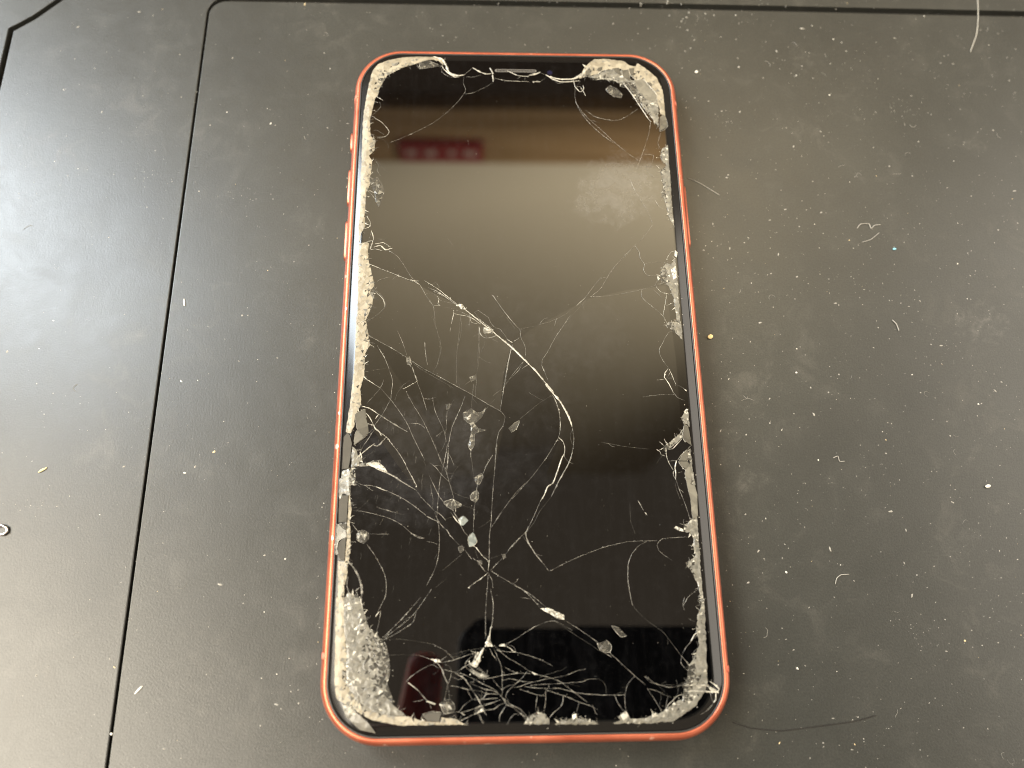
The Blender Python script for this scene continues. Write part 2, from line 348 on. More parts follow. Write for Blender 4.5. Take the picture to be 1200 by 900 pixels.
 (0.12,1,[(-31.21,-38.13),(-30.55,-38.62),(-30.35,-39.42)]),
 (0.13,1,[(-29.72,-40.38),(-28.59,-41.84),(-27.45,-43.69),(-26.44,-45.65),(-26.04,-47.59),(-26.17,-49.51),(-26.89,-51.15),(-27.25,-51.9)]),
 (0.45,1,[(-33.17,-43.37),(-32.19,-44.42),(-31.33,-45.86),(-30.73,-47.41),(-30.53,-48.69),(-30.53,-50.22)]),
 (0.20,2,[(-30.88,-49.71),(-30.43,-50.98),(-30.26,-51.87)]),
 (0.20,1,[(-30.96,-47.92),(-31.85,-48.61)]),
 (0.16,1,[(-31.95,-49.19),(-31.15,-49.58)]),
 (0.30,1,[(-33.23,-45.97),(-33.36,-47.38),(-33.03,-48.66)]),
 (0.09,0,[(-17.54,-20.58),(-16.57,-23.16),(-15.71,-24.62)]),
 (0.10,1,[(-15.01,-20.59),(-15.63,-24.36),(-16.02,-26.23),(-16.49,-28.58),(-16.75,-32.4),(-16.87,-35.34)]),
 (0.12,1,[(-14.83,-21.62),(-14.89,-24.02),(-15.11,-26.23)]),
 (0.30,0,[(-15.04,-25.05),(-15.45,-25.72),(-15.02,-26.48)]),
 (0.10,1,[(-15.11,-26.4),(-14.59,-28.25),(-13.98,-30.26),(-13.64,-31.59)]),
 (0.14,1,[(-18.39,-24.43),(-17.2,-25.37),(-16.01,-26.9),(-14.59,-28.17)]),
 (0.09,0,[(-12.87,-25.06),(-13.86,-26.58),(-14.34,-28.09)]),
 (0.08,0,[(-14.86,-26.49),(-13.86,-26.58)]),
 (0.12,1,[(-18.51,-26.89),(-17.47,-29.07),(-16.45,-31.08),(-15.11,-32.74),(-13.78,-33.73)]),
 (0.14,1,[(-13.78,-33.9),(-13.11,-35.05),(-12.78,-35.62)]),
 (0.12,1,[(-18.22,-28.73),(-17.94,-30.4),(-17.67,-31.56),(-17.72,-33.21)]),
 (0.15,1,[(-18.89,-32.22),(-18.05,-33.13),(-17.05,-34.04),(-16.23,-34.53),(-15.23,-35.52)]),
 (0.20,2,[(-14.2,-33.07),(-14.04,-32.17),(-13.64,-31.84),(-13.38,-32.42),(-13.29,-34.07)]),
 (0.09,0,[(-10.54,-21.82),(-10.37,-23.02),(-10.03,-25.75),(-9.77,-27.44)]),
 (0.12,1,[(-6.17,-23.04),(-7.27,-24.92),(-8.02,-26.61)]),
 (0.14,2,[(-8.36,-26.95),(-9.02,-27.79),(-9.02,-28.79)]),
 (0.12,1,[(-8.11,-26.95),(-8.36,-28.13),(-8.86,-28.79),(-9.52,-28.12),(-9.36,-27.45),(-8.52,-26.78)]),
 (0.12,1,[(-9.1,-28.79),(-9.27,-29.88)]),
 (0.13,1,[(-9.27,-29.88),(-8.85,-30.8),(-9.02,-31.79),(-9.51,-32.28),(-10.34,-31.62),(-10.43,-31.12),(-10.01,-30.29),(-9.35,-29.96)]),
 (0.20,2,[(-9.35,-30.13),(-9.43,-31.95)]),
 (0.10,1,[(-9.51,-32.28),(-9.76,-33.6),(-9.67,-35.56)]),
 (0.12,1,[(-5.22,-20.63),(-5.67,-25.1),(-6.03,-29.15),(-6.21,-31.48),(-6.39,-34.61),(-6.48,-35.75)]),
 (0.10,1,[(0.9,-28.02),(-1.55,-30.35),(-3.74,-33.15),(-5.57,-35.6)]),
 (0.07,0,[(-13.82,-30.26),(-11.99,-31.11),(-10.67,-31.45)]),
 (0.07,0,[(-12.15,-32.68),(-10.01,-33.43)]),
 (0.12,1,[(-17.38,-34.03),(-16.7,-35.51),(-16.43,-37.29),(-16.31,-39.86),(-16.43,-42.09),(-16.88,-44.13),(-17.42,-45.54),(-18.57,-47.7)]),
 (0.20,1,[(-18.84,-34.84),(-17.52,-35.5),(-16.53,-35.92)]),
 (0.16,1,[(-16.7,-35.67),(-15.87,-36.73),(-14.88,-37.55),(-14.22,-38.6),(-12.58,-40.3)]),
 (0.25,1,[(-15.21,-37.22),(-14.71,-37.79),(-14.22,-38.76)]),
 (0.12,1,[(-16.73,-34.04),(-15.9,-34.86),(-15.23,-35.68)]),
 (0.10,0,[(-15.15,-35.44),(-13.93,-35.04)]),
 (0.10,1,[(-18.74,-39.6),(-17.76,-39.77),(-16.63,-40.15)]),
 (0.16,1,[(-14.27,-34.06),(-12.94,-35.86),(-12.28,-36.68),(-11.46,-38.06),(-10.8,-38.79)]),
 (0.25,2,[(-13.77,-34.8),(-13.11,-35.7),(-12.28,-36.52)]),
 (0.10,1,[(-9.68,-34.09),(-9.87,-36.38),(-9.83,-37.99)]),
 (0.20,2,[(-10.8,-38.79),(-9.99,-40.08),(-9.66,-40.72)]),
 (0.16,2,[(-9.5,-40.72),(-8.69,-41.69),(-7.88,-42.65),(-7.0,-43.37)]),
 (0.10,0,[(-9.5,-41.36),(-9.17,-42.48),(-8.85,-43.11)]),
 (0.10,0,[(-7.96,-42.33),(-6.99,-42.66)]),
 (0.08,0,[(-6.67,-42.9),(-5.46,-42.51),(-4.32,-42.13)]),
 (0.14,1,[(-11.44,-41.26),(-10.63,-42.46),(-10.14,-43.02)]),
 (0.12,1,[(-12.5,-40.46),(-11.44,-40.87)]),
 (0.16,1,[(-9.98,-42.78),(-9.01,-43.43),(-8.37,-44.38),(-7.73,-45.17),(-7.08,-45.49)]),
 (0.30,1,[(-9.17,-43.27),(-8.69,-43.59),(-8.21,-43.91)]),
 (0.18,1,[(-8.53,-44.06),(-8.05,-44.69),(-7.73,-45.32)]),
 (0.14,1,[(-6.47,-34.12),(-6.39,-35.43),(-6.65,-37.38)]),
 (0.20,1,[(-6.65,-37.38),(-6.82,-39.31),(-6.83,-41.23),(-6.91,-43.13)]),
 (0.18,2,[(-6.83,-43.13),(-7.08,-45.17)]),
 (0.12,1,[(-4.33,-34.13),(-5.41,-35.6),(-6.4,-37.05)]),
 (0.12,1,[(0.65,-36.95),(0.13,-38.08),(-1.19,-39.2),(-2.85,-40.95),(-4.0,-42.53)]),
 (0.12,1,[(-4.0,-42.53),(-5.14,-43.62),(-6.68,-45.1)]),
 (0.12,1,[(0.21,-38.08),(0.28,-39.05),(0.67,-39.86)]),
 (0.10,0,[(-0.61,-38.56),(0.11,-39.53),(0.66,-40.5)]),
 (0.14,2,[(-7.16,-45.56),(-8.21,-46.41),(-9.65,-47.41),(-10.92,-48.24)]),
 (0.16,1,[(-7.08,-45.49),(-6.37,-46.9),(-6.21,-48.3)]),
 (0.14,1,[(-7.09,-45.96),(-7.22,-48.29)]),
 (0.14,1,[(-6.6,-45.18),(-5.16,-46.05),(-3.24,-47.17),(-1.18,-48.43)]),
 (0.07,0,[(-11.92,-41.97),(-13.84,-43.54),(-15.74,-45.09)]),
 (0.08,0,[(-14.92,-46.5),(-16.97,-48.18)]),
 (0.14,1,[(-6.65,-48.45),(-6.15,-51.22),(-6.32,-54.25),(-6.97,-56.79)]),
 (0.12,1,[(-7.25,-48.44),(-7.58,-53.03),(-7.59,-57.23)]),
 (0.13,1,[(-1.33,-48.2),(1.35,-49.92),(3.7,-51.94)]),
 (0.12,1,[(-17.6,-48.32),(-21.12,-53.16),(-26.15,-56.98)]),
 (0.12,1,[(-26.19,-49.76),(-26.95,-51.34),(-27.35,-52.13)]),
 (0.12,1,[(-26.92,-52.14),(-27.17,-54.18),(-27.58,-56.04)]),
 (0.25,2,[(-27.24,-52.29),(-27.86,-53.23)]),
 (0.12,1,[(-19.59,-49.84),(-21.83,-52.35),(-24.37,-54.99),(-26.41,-56.92)]),
 (0.14,1,[(-20.36,-52.37),(-20.96,-54.25),(-22.72,-55.48),(-24.64,-56.54),(-26.23,-57.3)]),
 (0.08,0,[(-26.07,-57.24),(-23.0,-57.19),(-19.41,-57.7),(-17.13,-58.19)]),
 (0.12,1,[(-17.29,-58.1),(-15.17,-59.14),(-13.86,-60.23),(-13.36,-60.85)]),
 (0.08,0,[(-25.81,-59.91),(-22.27,-59.87),(-19.68,-60.0)]),
 (0.14,1,[(-19.68,-60.0),(-17.73,-60.64),(-16.11,-61.12)]),
 (0.12,1,[(-31.12,-49.71),(-30.01,-52.57),(-29.26,-54.77)]),
 (0.20,1,[(-28.71,-59.87),(-26.43,-60.67),(-25.23,-62.5),(-25.36,-63.41),(-26.26,-64.89),(-27.18,-65.77),(-27.45,-66.96)]),
 (0.16,1,[(-28.19,-64.56),(-26.34,-62.94),(-25.41,-62.2)]),
 (0.14,1,[(-27.92,-55.73),(-27.24,-56.51)]),
 (0.20,2,[(-27.86,-56.97),(-27.19,-57.59),(-27.48,-58.51),(-26.49,-59.14)]),
 (0.10,1,[(-21.87,-64.43),(-20.82,-63.44),(-19.41,-62.53),(-17.81,-61.8),(-17.09,-61.64),(-16.18,-62.24)]),
 (0.35,2,[(-17.47,-60.69),(-16.56,-60.96),(-16.02,-61.23)]),
 (0.18,1,[(-16.02,-61.23),(-15.48,-60.81),(-14.59,-60.22)]),
 (0.25,1,[(-16.38,-61.31),(-15.55,-62.34),(-15.08,-63.53),(-14.53,-64.71),(-14.34,-65.38)]),
 (0.12,1,[(-14.93,-61.67),(-14.21,-61.85),(-13.74,-62.87),(-14.0,-64.05),(-14.52,-65.38),(-14.77,-66.71)]),
 (0.12,1,[(-14.52,-65.21),(-14.15,-66.39),(-14.05,-67.55)]),
 (0.10,0,[(-13.87,-59.98),(-12.06,-59.57),(-8.06,-58.85)]),
 (0.14,1,[(-15.84,-61.31),(-13.5,-60.92),(-11.33,-60.27),(-9.34,-59.61)]),
 (0.10,1,[(-12.06,-59.32),(-11.78,-59.92)]),
 (0.16,1,[(-15.1,-62.51),(-13.65,-62.87),(-13.11,-63.05)]),
 (0.14,1,[(-13.11,-63.05),(-12.04,-62.47),(-10.78,-61.73),(-9.7,-61.32)]),
 (0.20,1,[(-13.11,-63.13),(-11.85,-63.83),(-10.95,-64.43)]),
 (0.20,1,[(-11.31,-64.25),(-10.4,-65.44),(-9.33,-66.96),(-8.43,-68.47),(-7.9,-69.63)]),
 (0.12,1,[(-13.65,-63.72),(-12.56,-64.24),(-11.67,-64.08)]),
 (0.12,1,[(-12.93,-63.05),(-11.67,-63.32),(-10.23,-63.93),(-9.51,-64.28)]),
 (0.20,1,[(-11.85,-63.66),(-11.4,-63.41)]),
 (0.12,1,[(-9.69,-64.11),(-9.78,-64.7),(-10.41,-64.69)]),
 (0.14,1,[(-14.08,-65.22),(-12.55,-65.49),(-11.12,-65.85),(-9.33,-66.13),(-8.25,-66.31)]),
 (0.16,1,[(-10.94,-65.94),(-10.49,-66.78),(-10.04,-67.53)]),
 (0.12,1,[(-9.33,-64.45),(-7.89,-65.15),(-5.92,-66.01)]),
 (0.12,1,[(-10.41,-64.94),(-8.43,-65.64),(-5.92,-66.35)]),
 (0.20,2,[(-21.59,-64.6),(-20.59,-65.29),(-19.69,-65.97)]),
 (0.16,1,[(-19.69,-65.97),(-18.77,-66.98),(-17.87,-67.82)]),
 (0.30,2,[(-18.05,-67.74),(-17.33,-68.08),(-16.53,-68.3)]),
 (0.12,1,[(-17.6,-67.99),(-17.31,-69.07)]),
 (0.12,1,[(-20.53,-67.78),(-19.47,-67.71),(-18.59,-67.4)]),
 (0.14,1,[(-14.77,-66.71),(-15.02,-68.2),(-15.17,-70.0)]),
 (0.14,1,[(-12.34,-69.64),(-11.64,-68.74),(-10.75,-68.02),(-10.04,-67.61)]),
 (0.14,1,[(-10.04,-67.61),(-8.08,-67.64),(-5.93,-67.51)]),
 (0.12,1,[(-8.08,-67.48),(-7.54,-66.82),(-5.93,-66.68)]),
 (0.14,1,[(-11.98,-69.81),(-10.39,-69.34),(-8.43,-68.8),(-5.94,-68.17)]),
 (0.14,1,[(-11.97,-71.12),(-10.56,-70.4),(-8.79,-69.78)]),
 (0.30,2,[(-9.68,-70.09),(-8.79,-69.7),(-7.9,-69.38)]),
 (0.14,1,[(-7.9,-69.46),(-5.94,-69.25)]),
 (0.16,1,[(-8.79,-70.11),(-7.9,-71.59)]),
 (0.20,1,[(-7.99,-69.46),(-7.46,-70.21)]),
 (0.12,1,[(-14.99,-69.92),(-13.76,-69.78),(-12.52,-69.64)]),
 (0.20,1,[(-12.16,-69.72),(-11.27,-70.23)]),
 (0.35,2,[(-15.9,-68.35),(-14.84,-68.53),(-13.77,-68.71)]),
 (0.40,2,[(-14.13,-68.38),(-13.76,-69.2)]),
 (0.14,1,[(-13.96,-67.55),(-13.24,-68.39),(-13.05,-69.22)]),
 (0.12,1,[(-15.9,-68.35),(-14.85,-67.7),(-13.96,-67.55)]),
 (0.45,2,[(-6.78,-57.14),(-7.33,-58.17),(-7.7,-58.69)]),
 (0.50,2,[(-7.88,-58.86),(-8.79,-60.39),(-9.52,-61.4)]),
 (0.35,2,[(-8.43,-59.54),(-8.61,-60.56),(-9.33,-62.09),(-10.42,-61.73)]),
 (0.30,1,[(-10.78,-61.73),(-9.69,-62.76),(-8.43,-63.45),(-7.53,-63.81)]),
 (0.12,1,[(-9.52,-60.04),(-10.78,-60.87),(-11.32,-61.72),(-10.78,-62.57),(-9.33,-63.61),(-7.89,-64.14),(-5.91,-63.91)]),
 (0.10,1,[(-8.97,-62.43),(-7.71,-63.47)]),
 (0.30,1,[(-6.96,-56.79),(-7.33,-57.83)]),
 (0.20,2,[(-6.64,-55.3),(-6.81,-56.79),(-7.28,-58.42)]),
 (0.14,1,[(-1.13,-56.95),(-2.61,-57.72),(-3.99,-58.3)]),
 (0.40,2,[(-5.08,-58.55),(-4.17,-58.39)]),
 (0.20,2,[(-4.08,-58.48),(-2.99,-59.09),(-2.63,-59.53),(-2.09,-59.62)]),
 (0.10,1,[(-3.99,-58.39),(-2.62,-58.67),(-2.08,-59.45)]),
 (0.10,1,[(-6.09,-58.54),(-4.45,-59.51),(-1.72,-59.8),(0.63,-60.44),(2.8,-61.24),(4.6,-62.2)]),
 (0.20,2,[(-5.54,-59.23),(-4.64,-59.67)]),
 (0.16,1,[(-5.72,-58.97),(-3.55,-60.63),(-1.39,-61.86),(0.58,-63.16)]),
 (0.35,2,[(0.76,-63.17),(1.84,-63.61)]),
 (0.12,1,[(1.84,-63.61),(4.0,-64.14),(5.97,-64.93),(7.73,-66.22),(9.13,-67.25),(10.71,-68.44)]),
 (0.16,1,[(-6.82,-59.04),(-6.28,-60.08),(-5.47,-61.12)]),
 (0.14,1,[(-6.09,-58.88),(-5.55,-60.26),(-4.84,-61.81),(-4.58,-63.68),(-4.6,-66.03),(-4.61,-67.03)]),
 (0.12,1,[(-4.12,-62.25),(-3.04,-62.86),(-1.87,-63.38)]),
 (0.20,1,[(-2.95,-63.45),(-1.87,-63.35)]),
 (0.13,1,[(-9.0,-63.95),(-7.92,-64.22),(-6.3,-63.99),(-4.13,-63.6),(-1.41,-63.3),(0.57,-63.42)]),
 (0.14,1,[(-4.32,-64.53),(-3.41,-64.2),(-2.33,-64.39),(-1.26,-64.66),(0.73,-64.86)]),
 (0.14,1,[(-4.6,-66.03),(-3.61,-65.46),(-2.53,-65.23)]),
 (0.16,1,[(-0.14,-63.07),(-1.07,-64.24),(-2.53,-65.39),(-3.62,-66.38),(-3.99,-67.21),(-3.46,-68.05)]),
 (0.12,1,[(-2.53,-65.73),(-1.27,-65.58),(-0.36,-65.18),(1.81,-64.7),(3.99,-64.31),(6.0,-64.01),(7.64,-63.61),(9.12,-63.03),(10.4,-62.85)]),
 (0.09,0,[(2.19,-64.12),(4.02,-63.47),(6.03,-62.99),(7.14,-62.41)]),
 (0.12,1,[(0.53,-65.36),(2.16,-65.3),(3.79,-65.24),(5.96,-65.15),(7.77,-65.05),(9.77,-64.99),(11.24,-64.51),(12.69,-64.53)]),
 (0.14,1,[(3.79,-65.24),(3.77,-65.91)]),
 (0.14,1,[(-0.55,-65.59),(1.24,-65.87),(3.59,-65.99),(5.93,-66.03),(8.26,-66.65),(10.41,-67.02),(12.57,-67.17)]),
 (0.14,1,[(-1.46,-66.0),(0.33,-66.61),(1.76,-67.05),(3.1,-67.19)]),
 (0.14,1,[(3.22,-66.15),(5.0,-66.77),(7.14,-67.47),(9.45,-68.42),(11.05,-68.94),(12.45,-69.63)]),
 (0.14,1,[(1.7,-67.13),(1.46,-68.46),(1.31,-69.61)]),
 (0.14,1,[(3.22,-66.24),(3.18,-67.82),(2.85,-69.97)]),
 (0.20,1,[(6.34,-67.29),(6.31,-68.2),(5.83,-69.11)]),
 (0.14,1,[(5.83,-69.11),(4.73,-69.91),(3.72,-70.88)]),
 (0.14,1,[(9.27,-68.41),(8.87,-69.4),(8.65,-70.39)]),
 (0.12,1,[(11.59,-68.78),(12.07,-70.12),(12.41,-70.45)]),
 (0.14,1,[(-9.0,-64.54),(-7.38,-65.32),(-5.95,-66.1),(-4.88,-67.03)]),
 (0.14,1,[(-9.0,-65.46),(-7.74,-65.98),(-6.31,-66.17),(-5.24,-66.86)]),
 (0.14,1,[(-8.46,-66.22),(-7.74,-66.57),(-7.21,-66.66),(-5.42,-66.85)]),
 (0.12,1,[(-8.28,-67.56),(-7.39,-66.74)]),
 (0.14,1,[(-8.99,-67.63),(-7.21,-67.57),(-5.42,-67.44)]),
 (0.12,1,[(-7.93,-68.47),(-6.32,-68.17),(-4.89,-67.69)]),
 (0.14,1,[(-7.57,-69.47),(-6.15,-69.24),(-5.07,-68.6),(-4.18,-68.29)]),
 (0.25,1,[(-4.88,-67.03),(-4.35,-67.7),(-3.82,-68.54),(-2.76,-68.97)]),
 (0.20,1,[(-4.35,-67.54),(-3.11,-68.55),(-1.33,-69.4),(-0.28,-70.57)]),
 (0.14,1,[(-2.76,-68.97),(-1.87,-69.73),(-0.47,-70.82)]),
 (0.16,1,[(-3.82,-68.54),(-4.55,-69.52),(-5.09,-70.33),(-5.18,-71.31)]),
 (0.14,1,[(-1.7,-70.3),(-2.5,-70.13),(-3.32,-71.01),(-3.86,-71.9)]),
 (0.10,1,[(-6.3,-64.33),(-5.41,-65.35),(-4.6,-66.2)]),
 (0.12,1,[(-8.99,-70.1),(-8.11,-71.59)]),
 (0.10,1,[(-9.0,-62.09),(-8.1,-62.95),(-7.2,-63.64)]),
 (0.14,1,[(-1.33,-69.4),(-1.17,-70.07)]),
 (0.13,1,[(-1.04,-50.05),(0.95,-50.39)]),
 (0.09,0,[(0.79,-50.07),(2.58,-52.01)]),
 (0.13,1,[(-1.16,-56.85),(1.51,-55.32),(4.01,-54.41),(5.5,-54.43),(8.42,-56.04)]),
 (0.12,1,[(7.0,-54.13),(9.75,-55.9),(12.96,-58.13),(15.18,-60.02)]),
 (0.09,0,[(5.49,-54.59),(8.41,-56.51),(11.95,-58.74),(14.17,-60.32)]),
 (0.20,1,[(13.23,-59.38),(15.46,-60.8)]),
 (0.14,1,[(15.18,-60.02),(17.37,-62.05),(19.54,-64.07),(21.4,-65.61)]),
 (0.14,1,[(21.68,-66.22),(22.86,-68.04),(24.16,-70.29)]),
 (0.09,0,[(19.55,-50.29),(20.27,-52.22),(22.47,-54.48),(25.33,-56.57),(26.84,-58.63),(28.33,-60.67)]),
 (0.14,1,[(28.33,-60.67),(29.83,-62.54)]),
 (0.09,0,[(22.0,-66.38),(23.92,-66.86),(25.82,-67.64)]),
 (0.12,1,[(21.5,-64.1),(23.05,-65.33),(25.61,-66.13),(27.91,-65.86)]),
 (0.12,1,[(28.51,-60.51),(29.44,-59.29),(30.72,-57.9),(31.71,-56.18)]),
 (0.14,1,[(28.5,-60.67),(28.22,-62.05),(29.43,-63.45)]),
 (0.25,2,[(30.36,-58.21),(31.12,-57.12),(32.01,-56.5)]),
 (0.14,1,[(31.78,-59.16),(30.69,-60.24),(30.43,-61.31)]),
 (0.14,1,[(19.53,-64.13),(18.14,-65.56),(17.53,-67.66),(17.56,-70.04)]),
 (0.14,1,[(15.61,-67.18),(16.33,-68.83),(17.23,-70.03)]),
 (0.14,1,[(9.96,-66.94),(13.18,-67.23),(17.71,-67.3)]),
 (0.12,0,[(10.22,-64.54),(12.99,-64.52),(14.08,-65.5),(14.23,-67.01)]),
 (0.12,1,[(29.84,-50.41),(29.4,-51.69),(29.64,-52.82)]),
 (0.12,1,[(30.19,-54.26),(31.33,-54.75)]),
 (0.08,0,[(24.66,-65.66),(28.57,-65.87),(32.85,-65.63)]),
 (0.12,1,[(25.38,-67.69),(24.98,-68.92),(24.68,-70.15)]),
 (0.10,1,[(21.95,-66.29),(23.37,-66.7),(24.98,-67.49),(26.0,-67.8)]),
 (0.16,2,[(24.78,-70.16),(25.27,-69.12),(26.16,-68.37),(27.05,-67.62),(28.01,-67.35)]),
 (0.16,2,[(26.16,-68.37),(26.74,-68.95),(27.35,-69.06),(27.91,-68.59),(28.31,-67.45)]),
 (0.35,2,[(28.78,-66.88),(30.45,-66.81),(32.32,-66.93),(34.61,-67.07)]),
 (0.25,2,[(30.11,-65.94),(31.37,-65.86),(32.83,-65.88)]),
 (0.25,2,[(33.21,-65.21),(34.1,-65.8),(34.86,-66.59),(34.41,-66.97)]),
 (0.20,2,[(32.82,-65.98),(33.38,-66.76),(34.2,-66.96)]),
 (0.12,1,[(33.17,-66.75),(33.27,-67.91),(33.6,-68.87)]),
 (0.12,1,[(27.61,-65.8),(29.27,-65.92)]),
 (0.12,1,[(22.13,-65.14),(23.87,-65.65),(26.12,-66.17)]),
 (0.16,1,[(21.36,-64.16),(22.04,-64.94)]),
 (0.20,2,[(33.6,-68.87),(34.07,-68.3),(34.18,-67.15)]),
 (0.15,1,[(33.48,-69.06),(32.23,-70.18),(31.15,-70.73)]),
]
